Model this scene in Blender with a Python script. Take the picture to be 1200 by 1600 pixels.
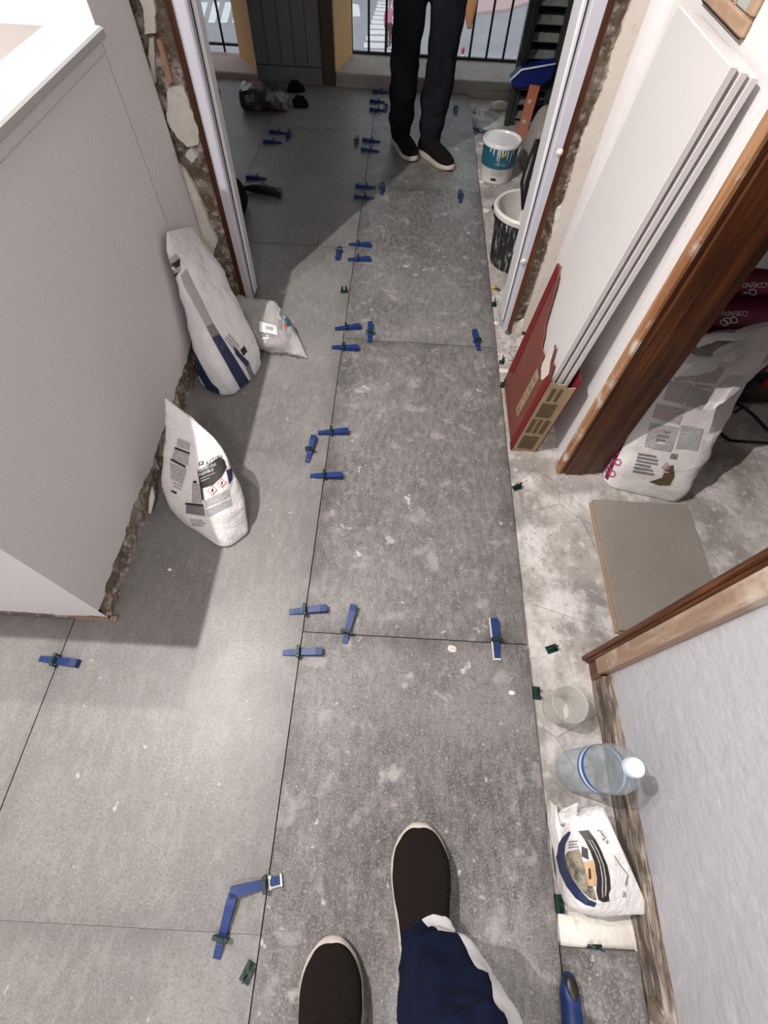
import bpy, bmesh, math, random
import numpy as np
from mathutils import Vector, Matrix, noise
from mathutils.bvhtree import BVHTree

random.seed(7)
SC = bpy.context.scene
COL = SC.collection
for o in list(bpy.data.objects):
    bpy.data.objects.remove(o)

# ------------------------------------------------------------------ camera
H = 1.235
FPX = 727.0
NAD, FWD = (575., 1222.), (671., -449.)          # vanishing points: straight down, along the tile joints


def camdir(x, y):
    v = np.array([x - 600., -(y - 800.), -FPX])
    return v / np.linalg.norm(v)


_up = -camdir(*NAD)
_fw = camdir(*FWD)
_fw = _fw - _fw.dot(_up) * _up
_fw /= np.linalg.norm(_fw)
ROT = np.stack([np.cross(_fw, _up), _fw, _up])
cam = bpy.data.cameras.new('camera')
cam.sensor_fit = 'VERTICAL'
cam.sensor_height = 36.0
cam.lens = FPX / 1600.0 * 36.0
cam.clip_start = 0.02
cam.clip_end = 400
cam_ob = bpy.data.objects.new('camera', cam)
COL.objects.link(cam_ob)
cam_ob.matrix_world = Matrix.Translation((0, 0, H)) @ Matrix([list(map(float, r)) for r in ROT]).to_4x4()
SC.camera = cam_ob


def ray(x, y):
    return Vector([float(c) for c in ROT @ camdir(x, y)])


def fl(x, y, z=0.0):
    r = ray(x, y)
    p = r * ((z - H) / r.z)
    return Vector((p.x, p.y, z))


def at_y(x, y, Y):
    r = ray(x, y)
    return r * (Y / r.y) + Vector((0, 0, H))


def at_x(x, y, X):
    r = ray(x, y)
    return r * (X / r.x) + Vector((0, 0, H))


# ------------------------------------------------------------------ world, lights, exposure
W = bpy.data.worlds.new('overcast_sky')
SC.world = W
W.use_nodes = True
W.node_tree.nodes['Background'].inputs[0].default_value = (0.86, 0.93, 1.0, 1)
W.node_tree.nodes['Background'].inputs[1].default_value = 1.4
SC.view_settings.view_transform = 'Standard'
SC.view_settings.look = 'None'
SC.view_settings.exposure = -0.75
SC.view_settings.gamma = 1.0
SC.view_settings.use_curve_mapping = False


def add_light(name, kind, loc, power, color, size=0.03, rot=None):
    d = bpy.data.lights.new(name, kind)
    d.energy = power
    d.color = color
    if kind == 'AREA':
        d.shape = 'DISK'
        d.size = size
    else:
        d.shadow_soft_size = size
        if kind == 'SPOT':
            d.spot_size = math.radians(150)
            d.spot_blend = 0.15
    o = bpy.data.objects.new(name, d)
    COL.objects.link(o)
    o.location = loc
    return o


LAMP_A = (-1.13, 0.445, 2.62)
LAMP_B = (-1.13, 0.75, 2.62)
FILL_C = (-0.05, -1.35, 2.70)  # unseen fill lamp, added to lift the ambient light in the corridor
add_light('kitchen_bulb_light', 'SPOT', LAMP_A, 385, (1.0, 0.955, 0.925), 0.015)
add_light('kitchen_bulb_light', 'SPOT', LAMP_B, 125, (1.0, 0.955, 0.925), 0.015)
add_light('corridor_fill_light', 'AREA', FILL_C, 42, (1.0, 0.955, 0.94), 0.45)

# ------------------------------------------------------------------ materials


def _mat(name):
    m = bpy.data.materials.new(name)
    m.use_nodes = True
    return m, m.node_tree, m.node_tree.nodes['Principled BSDF']


def noise_fac(nt, coord, scale, lo, hi, detail=5, stretch=None, kind='noise', rough=0.6):
    N, L = nt.nodes, nt.links
    src = coord
    if stretch:
        mp = N.new('ShaderNodeMapping')
        mp.inputs['Scale'].default_value = stretch
        L.new(coord, mp.inputs[0])
        src = mp.outputs[0]
    if kind == 'noise':
        t = N.new('ShaderNodeTexNoise')
        t.inputs['Detail'].default_value = detail
        t.inputs['Roughness'].default_value = rough
        out = t.outputs[0]
    elif kind == 'edge':
        t = N.new('ShaderNodeTexVoronoi')
        t.feature = 'DISTANCE_TO_EDGE'
        out = t.outputs[0]
    elif kind == 'wave':
        t = N.new('ShaderNodeTexWave')
        t.inputs['Distortion'].default_value = 7
        t.inputs['Detail'].default_value = 3
        out = t.outputs[1]
    else:
        t = N.new('ShaderNodeTexVoronoi')
        out = t.outputs[0]
    t.inputs['Scale'].default_value = scale
    L.new(src, t.inputs['Vector'])
    r = N.new('ShaderNodeMapRange')
    r.inputs[1].default_value = lo
    r.inputs[2].default_value = hi
    L.new(out, r.inputs[0])
    return r.outputs[0]


def M(name, col, rough=0.6, layers=(), bump=0.0, bscale=60, bstretch=None, metal=0.0, spec=0.5, rvar=0.0, perobj=0.0,
      emit=None, border=None):
    """layers: (scale, lo, hi, colour, amount[, stretch[, kind]])"""
    m, nt, b = _mat(name)
    N, L = nt.nodes, nt.links
    tc = N.new('ShaderNodeTexCoord')
    co = tc.outputs['Object']
    if perobj:
        oi = N.new('ShaderNodeObjectInfo')
        mul = N.new('ShaderNodeVectorMath')
        mul.operation = 'SCALE'
        mul.inputs[3].default_value = perobj
        cmb = N.new('ShaderNodeCombineXYZ')
        for k in range(3):
            L.new(oi.outputs['Random'], cmb.inputs[k])
        L.new(cmb.outputs[0], mul.inputs[0])
        ad = N.new('ShaderNodeVectorMath')
        L.new(co, ad.inputs[0])
        L.new(mul.outputs[0], ad.inputs[1])
        co = ad.outputs[0]
    cur = None
    for ly in layers:
        s, lo, hi, c, amt = ly[:5]
        st = ly[5] if len(ly) > 5 else None
        kd = ly[6] if len(ly) > 6 else 'noise'
        f = noise_fac(nt, co, s, lo, hi, stretch=st, kind=kd)
        mu = N.new('ShaderNodeMath')
        mu.operation = 'MULTIPLY'
        mu.inputs[1].default_value = amt
        L.new(f, mu.inputs[0])
        mx = N.new('ShaderNodeMix')
        mx.data_type = 'RGBA'
        L.new(mu.outputs[0], mx.inputs[0])
        if cur is None:
            mx.inputs[6].default_value = (*col, 1)
        else:
            L.new(cur, mx.inputs[6])
        mx.inputs[7].default_value = (*c, 1)
        cur = mx.outputs[2]
    if border:
        sp = N.new('ShaderNodeSeparateXYZ')
        L.new(tc.outputs['Generated'], sp.inputs[0])
        fs = []
        for k, (lo, hi) in enumerate(((.40, .5), (.455, .5))):
            sb = N.new('ShaderNodeMath')
            sb.operation = 'SUBTRACT'
            sb.inputs[1].default_value = .5
            L.new(sp.outputs[k], sb.inputs[0])
            ab = N.new('ShaderNodeMath')
            ab.operation = 'ABSOLUTE'
            L.new(sb.outputs[0], ab.inputs[0])
            rr = N.new('ShaderNodeMapRange')
            rr.inputs[1].default_value = lo
            rr.inputs[2].default_value = hi
            L.new(ab.outputs[0], rr.inputs[0])
            fs.append(rr.outputs[0])
        mxm = N.new('ShaderNodeMath')
        mxm.operation = 'MAXIMUM'
        L.new(fs[0], mxm.inputs[0])
        L.new(fs[1], mxm.inputs[1])
        nf = noise_fac(nt, co, 9, .35, .62)
        mm = N.new('ShaderNodeMath')
        mm.operation = 'MULTIPLY'
        L.new(mxm.outputs[0], mm.inputs[0])
        L.new(nf, mm.inputs[1])
        m3 = N.new('ShaderNodeMath')
        m3.operation = 'MULTIPLY'
        m3.inputs[1].default_value = border[1]
        L.new(mm.outputs[0], m3.inputs[0])
        mx = N.new('ShaderNodeMix')
        mx.data_type = 'RGBA'
        L.new(m3.outputs[0], mx.inputs[0])
        L.new(cur, mx.inputs[6])
        mx.inputs[7].default_value = (*border[0], 1)
        cur = mx.outputs[2]
    if cur is None:
        b.inputs['Base Color'].default_value = (*col, 1)
    else:
        L.new(cur, b.inputs['Base Color'])
    b.inputs['Roughness'].default_value = rough
    b.inputs['Metallic'].default_value = metal
    b.inputs['Specular IOR Level'].default_value = spec
    if rvar:
        f = noise_fac(nt, co, 6, 0.3, 0.7)
        mr = N.new('ShaderNodeMapRange')
        mr.inputs[3].default_value = rough - rvar
        mr.inputs[4].default_value = rough + rvar
        L.new(f, mr.inputs[0])
        L.new(mr.outputs[0], b.inputs['Roughness'])
    if bump:
        f = noise_fac(nt, co, bscale, 0.0, 1.0, stretch=bstretch)
        bp = N.new('ShaderNodeBump')
        bp.inputs['Strength'].default_value = bump
        bp.inputs['Distance'].default_value = 0.01
        L.new(f, bp.inputs['Height'])
        L.new(bp.outputs[0], b.inputs['Normal'])
    if emit:
        b.inputs['Emission Color'].default_value = (*emit[0], 1)
        b.inputs['Emission Strength'].default_value = emit[1]
    return m


def film(name, tint, clear=0.7, rough=0.08, body=(0.8, 0.8, 0.8), rim=0.75):
    """thin clear plastic: see-through, with a gloss that grows at the rim"""
    m, nt, b = _mat(name)
    N, L = nt.nodes, nt.links
    tr = N.new('ShaderNodeBsdfTransparent')
    tr.inputs[0].default_value = (*tint, 1)
    b.inputs['Base Color'].default_value = (*body, 1)
    b.inputs['Roughness'].default_value = rough
    lw = N.new('ShaderNodeLayerWeight')
    lw.inputs[0].default_value = 0.35
    mr = N.new('ShaderNodeMapRange')
    mr.inputs[3].default_value = 1.0 - clear
    mr.inputs[4].default_value = rim
    L.new(lw.outputs['Facing'], mr.inputs[0])
    mx = N.new('ShaderNodeMixShader')
    L.new(mr.outputs[0], mx.inputs[0])
    L.new(tr.outputs[0], mx.inputs[1])
    L.new(b.outputs[0], mx.inputs[2])
    L.new(mx.outputs[0], N['Material Output'].inputs[0])
    return m


MT = {}
MT['tile'] = M('porcelain_tile_grey', (0.225, 0.215, 0.206), 0.42, [
    (2.0, 0.38, 0.68, (0.160, 0.152, 0.146), 0.6),
    (5, 0.45, 0.72, (0.295, 0.285, 0.275), 0.55),
    (60, 0.47, 0.66, (0.31, 0.30, 0.29), 0.45, (1, .35, 1)),
    (190, 0.50, 0.66, (0.12, 0.113, 0.107), 0.5),
    (240, 0.54, 0.66, (0.42, 0.405, 0.39), 0.4),
    (36, 0.68, 0.72, (0.60, 0.58, 0.56), 0.6)], bump=0.06, bscale=120, rvar=0.05, perobj=7.0, spec=0.4,
    border=((0.10, 0.095, 0.09), 0.45))
MT['tile_dusty'] = M('porcelain_tile_grey_dusty', (0.145, 0.138, 0.133), 0.42, [
    (1.7, 0.40, 0.60, (0.075, 0.070, 0.067), 0.8),
    (2.8, 0.46, 0.64, (0.235, 0.226, 0.219), 0.85),
    (7, 0.48, 0.66, (0.10, 0.095, 0.091), 0.6),
    (70, 0.40, 0.66, (0.33, 0.315, 0.305), 0.45, (1, .4, 1)),
    (120, 0.50, 0.70, (0.060, 0.056, 0.053), 0.5, (1, .6, 1)),
    (230, 0.50, 0.64, (0.42, 0.40, 0.385), 0.5),
    (16, 0.57, 0.67, (0.40, 0.38, 0.365), 0.55),
    (90, 0.64, 0.69, (0.55, 0.52, 0.495), 0.6),
    (9, 0.66, 0.71, (0.50, 0.475, 0.455), 0.7),
    (24, 0.67, 0.71, (0.64, 0.60, 0.57), 0.8)], bump=0.10, bscale=120, rvar=0.05, perobj=7.0, spec=0.4,
    border=((0.065, 0.060, 0.057), 0.7))
MT['tile_edge'] = M('tile_body', (0.10, 0.095, 0.09), 0.8)
MT['screed'] = M('raw_mortar_screed', (0.47, 0.435, 0.405), 0.9, [
    (3.3, 0.42, 0.62, (0.25, 0.228, 0.21), 0.8),
    (7, 0.48, 0.62, (0.72, 0.69, 0.66), 0.85),
    (22, 0.52, 0.66, (0.27, 0.24, 0.215), 0.6, (1, .5, 1)),
    (45, 0.56, 0.68, (0.80, 0.77, 0.74), 0.6),
    (90, 0.58, 0.68, (0.15, 0.13, 0.115), 0.6),
    (4.0, 0.012, 0.0, (0.18, 0.16, 0.14), 0.5, None, 'edge')], bump=0.5, bscale=45)
MT['wall'] = M('painted_plaster_wall', (0.76, 0.735, 0.732), 0.85, [
    (1.2, 0.4, 0.7, (0.70, 0.675, 0.672), 0.6), (60, 0.5, 0.7, (0.64, 0.62, 0.615), 0.35)], bump=0.10, bscale=110)
MT['wall_rough'] = M('rough_white_plaster', (0.50, 0.50, 0.525), 0.85, [
    (2, 0.4, 0.7, (0.44, 0.44, 0.465), 0.6), (30, .55, .7, (.60, .60, .62), .5), (14, 0.66, 0.74, (0.52, 0.46, 0.41), 0.4)], bump=0.40, bscale=34)
MT['ceil'] = M('ceiling_paint', (0.75, 0.74, 0.73), 0.9)
MT['plaster'] = M('old_gypsum_plaster', (0.80, 0.765, 0.70), 0.9, [
    (9, 0.5, 0.7, (0.62, 0.55, 0.46), 0.6), (40, 0.6, 0.7, (0.5, 0.42, 0.34), 0.5)], bump=0.5, bscale=40)
MT['plaster_tan'] = M('old_beige_paint', (0.64, 0.58, 0.51), 0.85, [
    (4, 0.45, 0.65, (0.70, 0.65, 0.60), 0.7), (25, 0.62, 0.7, (0.45, 0.38, 0.31), 0.4)], bump=0.15, bscale=60)
MT['rubble'] = M('bare_masonry_rubble', (0.25, 0.195, 0.145), 0.95, [
    (9, 0.42, 0.60, (0.12, 0.082, 0.055), 0.8), (16, 0.48, 0.60, (0.48, 0.41, 0.345), 0.85),
    (45, 0.54, 0.64, (0.66, 0.61, 0.55), 0.75), (70, .58, .66, (.06, .042, .03), .8)], bump=0.9, bscale=38)
MT['brick'] = M('red_brick', (0.47, 0.27, 0.19), 0.9, [(20, .45, .65, (0.56, 0.38, 0.30), .6)], bump=0.4)
MT['wood_dark'] = M('varnished_wood', (0.125, 0.040, 0.013), 0.34, [
    (3.2, 0.35, 0.6, (0.040, 0.011, 0.004), 0.9, (9, 9, .7)),
    (26, 0.55, 0.75, (0.30, 0.115, 0.04), 0.6, (3, 3, .12))], bump=0.08, bscale=30)
MT['wood_edge'] = M('worn_varnished_edge', (0.42, 0.24, 0.12), 0.45, [
    (12, 0.42, 0.6, (0.24, 0.085, 0.03), 0.8, (3, 3, .3)), (9, .52, .62, (0.72, 0.64, 0.56), .8)], bump=0.1)
MT['wood_raw'] = M('stripped_old_wood', (0.42, 0.30, 0.22), 0.8, [
    (5, 0.2, 0.9, (0.27, 0.175, 0.115), 0.7, (6, 6, .8), 'wave'),
    (8, 0.50, 0.66, (0.66, 0.57, 0.49), 0.75), (40, .6, .7, (0.15, .09, .06), .5, (4, 4, .4))], bump=0.25)
MT['wood_grey'] = M('weathered_skirting_wood', (0.23, 0.185, 0.15), 0.9, [
    (14, 0.42, 0.58, (0.085, 0.058, 0.04), 0.9, (6, .7, 3)),
    (40, 0.5, 0.62, (0.44, 0.38, 0.33), 0.8, (5, .4, 3)), (5, .58, .68, (.50, .44, .39), .6), (70, .55, .65, (.05, .035, .025), .7, (5, .4, 3))], bump=0.6, bscale=50,
    bstretch=(5, .4, 3))
MT['frame'] = M('lilac_grey_frame_paint', (0.56, 0.55, 0.62), 0.4, [(18, .6, .72, (.72, .71, .76), .5)], bump=0.05)
MT['frame_edge'] = M('frame_white_edge', (0.76, 0.75, 0.77), 0.4)
MT['seal'] = M('black_rubber_seal', (0.02, 0.02, 0.022), 0.6)
MT['ochre'] = M('ochre_facade_paint', (0.90, 0.56, 0.24), 0.8, [(3, .45, .7, (.93, .64, .31), .5)])
MT['greyboard'] = M('grey_painted_boards', (0.19, 0.195, 0.20), 0.6, [(6, .4, .7, (.15, .155, .16), .6, (4, 4, .5))])
MT['brown_dark'] = M('dark_brown_frame', (0.075, 0.045, 0.028), 0.5)
MT['sill_stone'] = M('pale_stone_sill', (0.42, 0.385, 0.34), 0.7, [(10, .45, .65, (.30, .27, .235), .6)])
MT['pink_stone'] = M('pinkish_sill', (0.62, 0.48, 0.45), 0.7)
MT['iron'] = M('black_iron', (0.015, 0.015, 0.018), 0.5)
MT['asphalt'] = M('asphalt', (0.36, 0.35, 0.375), 0.9, [(.3, .4, .65, (.48, .47, .49), .7), (8, .5, .7, (.22, .21, .23), .4)])
MT['roadpaint'] = M('white_road_paint', (0.95, 0.95, 0.95), 0.8, [(2, .5, .7, (.6, .6, .62), .5)])
MT['pavement'] = M('pink_pavement', (0.66, 0.47, 0.46), 0.9)
MT['red'] = M('red_paint', (0.5, 0.03, 0.04), 0.5)
MT['sill'] = M('white_sill', (0.46, 0.46, 0.452), 0.35)
MT['worktop'] = M('beige_worktop', (0.27, 0.245, 0.232), 0.5, [(20, .5, .7, (.29, .265, .25), .5)])
MT['cabinet'] = M('kitchen_cabinet', (0.6, 0.57, 0.54), 0.5)
MT['blue'] = M('blue_plastic', (0.006, 0.029, 0.145), 0.45, [(14, .62, .72, (.04, .08, .23), .4)])
MT['green'] = M('dark_green_plastic', (0.004, 0.030, 0.024), 0.4)
MT['black'] = M('black_plastic', (0.012, 0.012, 0.013), 0.4)
MT['black_cloth'] = M('black_cloth', (0.010, 0.009, 0.009), 0.95, spec=0.1)
MT['knit'] = M('black_knit_shoe', (0.012, 0.009, 0.008), 0.95, spec=0.1, layers=[(260, .45, .6, (.028, .022, .02), .6, (3, 1, 1))], bump=0.25,
               bscale=260, bstretch=(3, 1, 1))
MT['rubber_white'] = M('offwhite_sole', (0.66, 0.60, 0.53), 0.6, [(20, .5, .7, (.50, .43, .36), .5)])
MT['navy'] = M('navy_tracksuit', (0.006, 0.009, 0.028), 0.9, spec=0.1, layers=[(60, .4, .7, (.010, .014, .040), .6)], bump=0.1, bscale=200)
MT['stripe'] = M('white_stripe_fabric', (0.86, 0.86, 0.86), 0.8)
MT['jeans'] = M('dark_denim', (0.012, 0.013, 0.018), 0.9, spec=0.1, layers=[(9, .42, .7, (.03, .032, .04), .6)],
                bump=0.15, bscale=120)
MT['skin'] = M('skin', (0.55, 0.34, 0.25), 0.55)
MT['shirt'] = M('grey_shirt', (0.16, 0.16, 0.17), 0.9)
MT['hair'] = M('dark_hair', (0.03, 0.02, 0.015), 0.8)
MT['bagwhite'] = M('white_paper_sack', (0.82, 0.80, 0.79), 0.45, [(7, .45, .7, (.72, .70, .69), .5)], bump=0.8, bscale=30)
MT['bagplastic'] = M('white_plastic_sack', (0.84, 0.83, 0.83), 0.28, [(6, .5, .7, (.75, .74, .74), .5)], bump=0.9, bscale=28)
MT['bagdusty'] = M('dusty_white_sack', (0.74, 0.71, 0.70), 0.6, [(6, .42, .65, (.80, .78, .77), .8), (14, .6, .7, (.45, .41, .385), .5)],
                   bump=0.5, bscale=28)
MT['magenta'] = M('dark_magenta_sack', (0.19, 0.012, 0.055), 0.5, [(6, .5, .7, (.13, .012, .04), .6)], bump=0.25, bscale=18)
MT['pink'] = M('pink_print', (0.42, 0.06, 0.17), 0.6)
MT['ink_black'] = M('black_print', (0.018, 0.014, 0.013), 0.5)
MT['ink_navy'] = M('navy_print', (0.018, 0.028, 0.085), 0.4)
MT['ink_grey'] = M('grey_print', (0.36, 0.35, 0.35), 0.6, [(160, .45, .6, (.55, .54, .54), .7)])
MT['ink_dgrey'] = M('dark_grey_print', (0.17, 0.165, 0.17), 0.6, [(160, .45, .6, (.30, .29, .3), .6)])
MT['ink_silver'] = M('silver_grey_print', (0.40, 0.39, 0.40), 0.45)
MT['ink_white'] = M('white_print', (0.85, 0.84, 0.83), 0.6)
MT['ink_pinkgrey'] = M('pinkish_print', (0.52, 0.36, 0.40), 0.6)
MT['ink_red'] = M('red_print', (0.55, 0.06, 0.05), 0.6)
MT['ink_teal'] = M('teal_print', (0.02, 0.12, 0.19), 0.35)
MT['ink_yellow'] = M('yellow_print', (0.62, 0.42, 0.03), 0.5)
MT['ink_orange'] = M('tan_print', (0.55, 0.34, 0.18), 0.5)
MT['stone_photo'] = M('mosaic_picture_print', (0.10, 0.10, 0.075), 0.5, [
    (60, .4, .6, (.33, .28, .20), .9), (45, .55, .65, (.02, .03, .02), .8)])
MT['kraft'] = M('kraft_cardboard', (0.37, 0.27, 0.17), 0.85, [(20, .45, .65, (.28, .19, .115), .6)])
MT['kraft_dark'] = M('brown_corrugated_core', (0.12, 0.075, 0.04), 0.9)
MT['carton_red'] = M('red_brown_carton', (0.165, 0.046, 0.034), 0.8, [(5, .45, .7, (.19, .058, .042), .6)])
MT['carton_band'] = M('deep_red_carton_band', (0.17, 0.008, 0.012), 0.7)
MT['panel'] = M('white_panel', (0.66, 0.635, 0.63), 0.45, [(2, .4, .7, (.62, .60, .595), .5)])
MT['panel_edge'] = M('panel_core', (0.50, 0.45, 0.42), 0.6)
MT['loose_tile'] = M('beige_grey_tile', (0.30, 0.265, 0.235), 0.55, [(4, .4, .65, (.25, .22, .195), .7), (30, .55, .7, (.36, .32, .29), .4)])
MT['loose_edge'] = M('tan_tile_edge', (0.33, 0.23, 0.15), 0.8)
MT['bottle'] = film('clear_blue_plastic', (0.95, 0.97, 0.98), 0.88, 0.03, (0.50, 0.57, 0.62), 0.50)
MT['cap'] = M('pale_blue_cap', (0.70, 0.80, 0.88), 0.35)
MT['band_blue'] = M('blue_label', (0.01, 0.10, 0.36), 0.35)
MT['band_white'] = M('white_label', (0.75, 0.80, 0.85), 0.35)
MT['cup'] = film('frosted_plastic', (0.93, 0.93, 0.92), 0.68, 0.2, (0.74, 0.72, 0.68), 0.6)
MT['cup_base'] = film('frosted_base', (0.88, 0.87, 0.84), 0.08, 0.3, (0.86, 0.84, 0.79), .95)
MT['filmbag'] = film('clear_wrinkled_film', (0.94, 0.94, 0.93), 0.72, 0.10, (0.88, 0.87, 0.86), 0.7)
MT['sand'] = M('grey_brown_powder', (0.27, 0.235, 0.21), 0.9, [(12, .4, .65, (.17, .145, .125), .7)], bump=.5)
MT['bucket_white'] = M('white_bucket_plastic', (0.76, 0.74, 0.71), 0.4, [(8, .5, .7, (.62, .59, .55), .6)])
MT['bucket_black'] = M('mortar_splashed_black_rubber', (0.018, 0.018, 0.02), 0.6, [
    (16, .55, .66, (.60, .58, .55), .9, (4, 4, .5))])
MT['paintwhite'] = M('wet_white_paint', (0.86, 0.86, 0.85), 0.25)
MT['orange'] = M('orange_metal', (0.33, 0.07, 0.016), 0.45)
MT['bluepan'] = M('blue_dustpan', (0.006, 0.014, 0.13), 0.4)
MT['louvre'] = M('dark_louvre_paint', (0.035, 0.042, 0.038), 0.3, [(30, .62, .72, (.22, .22, .22), .6, (3, 3, .4))])
MT['slat'] = M('dull_grey_slat', (0.17, 0.175, 0.165), 0.4, [(10, .5, .65, (.09, .09, .085), .7)])
MT['dark_fill'] = M('near_black_fill', (0.008, 0.007, 0.008), 0.8, spec=0.15)  # near-black fill standing in for dark areas of the far room
MT['sage'] = M('sage_green_back', (0.36, 0.38, 0.325), 0.5)
MT['framewood'] = M('tan_frame_wood', (0.44, 0.30, 0.20), 0.5, [(14, .4, .6, (.33, .2, .12), .6, (1, 1, 4))])
MT['glass'] = film('small_window_glass', (0.93, 0.95, 0.93), 0.85, 0.03, (0.7, 0.72, 0.7))
MT['bulb'] = M('lit_bulb', (1, 1, 1), 0.5, emit=((1, .95, .9), 1.5))
MT['lampwhite'] = M('lamp_white', (0.8, 0.8, 0.8), 0.4)
MT['darkpack'] = M('dark_film_packet', (0.035, 0.033, 0.035), 0.25, [(14, .52, .66, (.22, .21, .21), .7)], bump=.5, bscale=20)  # greyish highlights of the film are painted into the colour
MT['tan'] = M('tan_leather', (0.46, 0.22, 0.10), 0.7)
MT['teal_handle'] = M('blue_grey_handle', (0.05, 0.12, 0.19), 0.4)
MT['brush'] = M('grey_bristle', (0.2, 0.18, 0.16), 0.9)
MT['brown_trouser'] = M('brown_trousers', (0.16, 0.085, 0.06), 0.9)
MT['pinktop'] = M('pink_top', (0.75, 0.28, 0.40), 0.9)

# ------------------------------------------------------------------ mesh helpers


class MB:
    def __init__(s):
        s.v, s.f, s.m = [], [], []
        s.mi = 0

    def add(s, vs, fs, mi=None):
        o = len(s.v)
        s.v += [tuple(p) for p in vs]
        for f in fs:
            s.f.append([i + o for i in f])
            s.m.append(s.mi if mi is None else mi)

    def box(s, x0, x1, y0, y1, z0, z1, M4=None, mi=None, bev=0.0):
        if bev:
            b = min(bev, (x1 - x0) * .45, (y1 - y0) * .45, (z1 - z0) * .45)
            rings = []
            for z, d in ((z0, b), (z0 + b, 0), (z1 - b, 0), (z1, b)):
                xa, xb, ya, yb = x0 + d, x1 - d, y0 + d, y1 - d
                c = b * .8
                rings.append([(xa + c, ya, z), (xb - c, ya, z), (xb, ya + c, z), (xb, yb - c, z), (xb - c, yb, z),
                              (xa + c, yb, z), (xa, yb - c, z), (xa, ya + c, z)])
            vs = [Vector(p) for r in rings for p in r]
            n = 8
            fs = [list(range(n))[::-1], [3 * n + i for i in range(n)]]
            for k in range(3):
                for i in range(n):
                    fs.append([k * n + i, k * n + (i + 1) % n, (k + 1) * n + (i + 1) % n, (k + 1) * n + i])
        else:
            vs = [Vector(p) for p in ((x0, y0, z0), (x1, y0, z0), (x1, y1, z0), (x0, y1, z0),
                                      (x0, y0, z1), (x1, y0, z1), (x1, y1, z1), (x0, y1, z1))]
            fs = [(3, 2, 1, 0), (4, 5, 6, 7), (0, 1, 5, 4), (1, 2, 6, 5), (2, 3, 7, 6), (3, 0, 4, 7)]
        if M4 is not None:
            vs = [M4 @ p for p in vs]
        s.add(vs, fs, mi)
        return s

    def prism(s, poly, d, mi=None):
        """poly: list of Vectors (planar), extruded by vector d"""
        n = len(poly)
        d = Vector(d)
        vs = [Vector(p) for p in poly] + [Vector(p) + d for p in poly]
        nrm = Vector((0, 0, 0))
        for i in range(n):
            a, b = vs[i], vs[(i + 1) % n]
            nrm += a.cross(b)
        fl_ = nrm.dot(d) > 0
        bot, top = list(range(n)), list(range(n, 2 * n))
        sides = [[i, (i + 1) % n, n + (i + 1) % n, n + i] for i in range(n)]
        if fl_:
            bot = bot[::-1]
        else:
            top = top[::-1]
            sides = [f[::-1] for f in sides]
        s.add(vs, [bot, top] + sides, mi)
        return s

    def lathe(s, prof, c=(0, 0, 0), n=32, mi=None, cap0=True, cap1=True, M4=None):
        vs, fs = [], []
        for r, z in prof:
            for i in range(n):
                a = 2 * math.pi * i / n
                p = Vector((c[0] + r * math.cos(a), c[1] + r * math.sin(a), c[2] + z))
                vs.append(M4 @ p if M4 is not None else p)
        for k in range(len(prof) - 1):
            for i in range(n):
                fs.append([k * n + i, k * n + (i + 1) % n, (k + 1) * n + (i + 1) % n, (k + 1) * n + i])
        if cap0:
            fs.append(list(range(n))[::-1])
        if cap1:
            fs.append([(len(prof) - 1) * n + i for i in range(n)])
        s.add(vs, fs, mi)
        return s

    def tube(s, pts, r, n=10, mi=None):
        pts = [Vector(p) for p in pts]
        rs = r if isinstance(r, (list, tuple)) else [r] * len(pts)
        vs, fs = [], []
        up = Vector((0, 0, 1))
        for k, p in enumerate(pts):
            t = (pts[min(k + 1, len(pts) - 1)] - pts[max(k - 1, 0)]).normalized()
            ref = up if abs(t.dot(up)) < .95 else Vector((1, 0, 0))
            a = t.cross(ref).normalized()
            b = a.cross(t).normalized()
            for i in range(n):
                q = 2 * math.pi * i / n
                vs.append(p + (a * math.cos(q) + b * math.sin(q)) * rs[k])
        for k in range(len(pts) - 1):
            for i in range(n):
                fs.append([k * n + i, k * n + (i + 1) % n, (k + 1) * n + (i + 1) % n, (k + 1) * n + i])
        fs.append(list(range(n))[::-1])
        fs.append([(len(pts) - 1) * n + i for i in range(n)])
        s.add(vs, fs, mi)
        return s

    def loft(s, secs, n=32, sub=5, mi=None, amp=0.0, nsc=12.0, seed=0.0, fold=0.0):
        """secs: (centre, u, v, exponent). Catmull-Rom between sections."""
        S = [(Vector(c), Vector(u), Vector(v), e) for c, u, v, e in secs]
        rings = []
        for k in range(len(S) - 1):
            p0, p1, p2, p3 = S[max(k - 1, 0)], S[k], S[k + 1], S[min(k + 2, len(S) - 1)]
            for j in range(sub):
                t = j / sub

                def cr(i):
                    a, b, c, d = p0[i], p1[i], p2[i], p3[i]
                    return (b * 2 + (c - a) * t + (a * 2 - b * 5 + c * 4 - d) * t * t +
                            (b * 3 - a - c * 3 + d) * t ** 3) * .5
                rings.append((cr(0), cr(1), cr(2), p1[3] * (1 - t) + p2[3] * t))
        rings.append(S[-1])
        vs, fs = [], []
        for c, u, v, e in rings:
            for i in range(n):
                a = 2 * math.pi * i / n
                ca, sa = math.cos(a), math.sin(a)
                x = math.copysign(abs(ca) ** (2 / e), ca)
                y = math.copysign(abs(sa) ** (2 / e), sa)
                p = c + u * x + v * y
                if amp:
                    d = (p - c).normalized() if (p - c).length > 1e-6 else Vector((0, 0, 1))
                    q = p * nsc + Vector((seed, seed * 1.7, 0))
                    p = p + d * amp * (noise.noise(q) + .5 * noise.noise(q * 2.3) + fold * abs(noise.noise(q * 3.9)))
                vs.append(p)
        m = len(rings)
        for k in range(m - 1):
            for i in range(n):
                fs.append([k * n + i, k * n + (i + 1) % n, (k + 1) * n + (i + 1) % n, (k + 1) * n + i])
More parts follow.
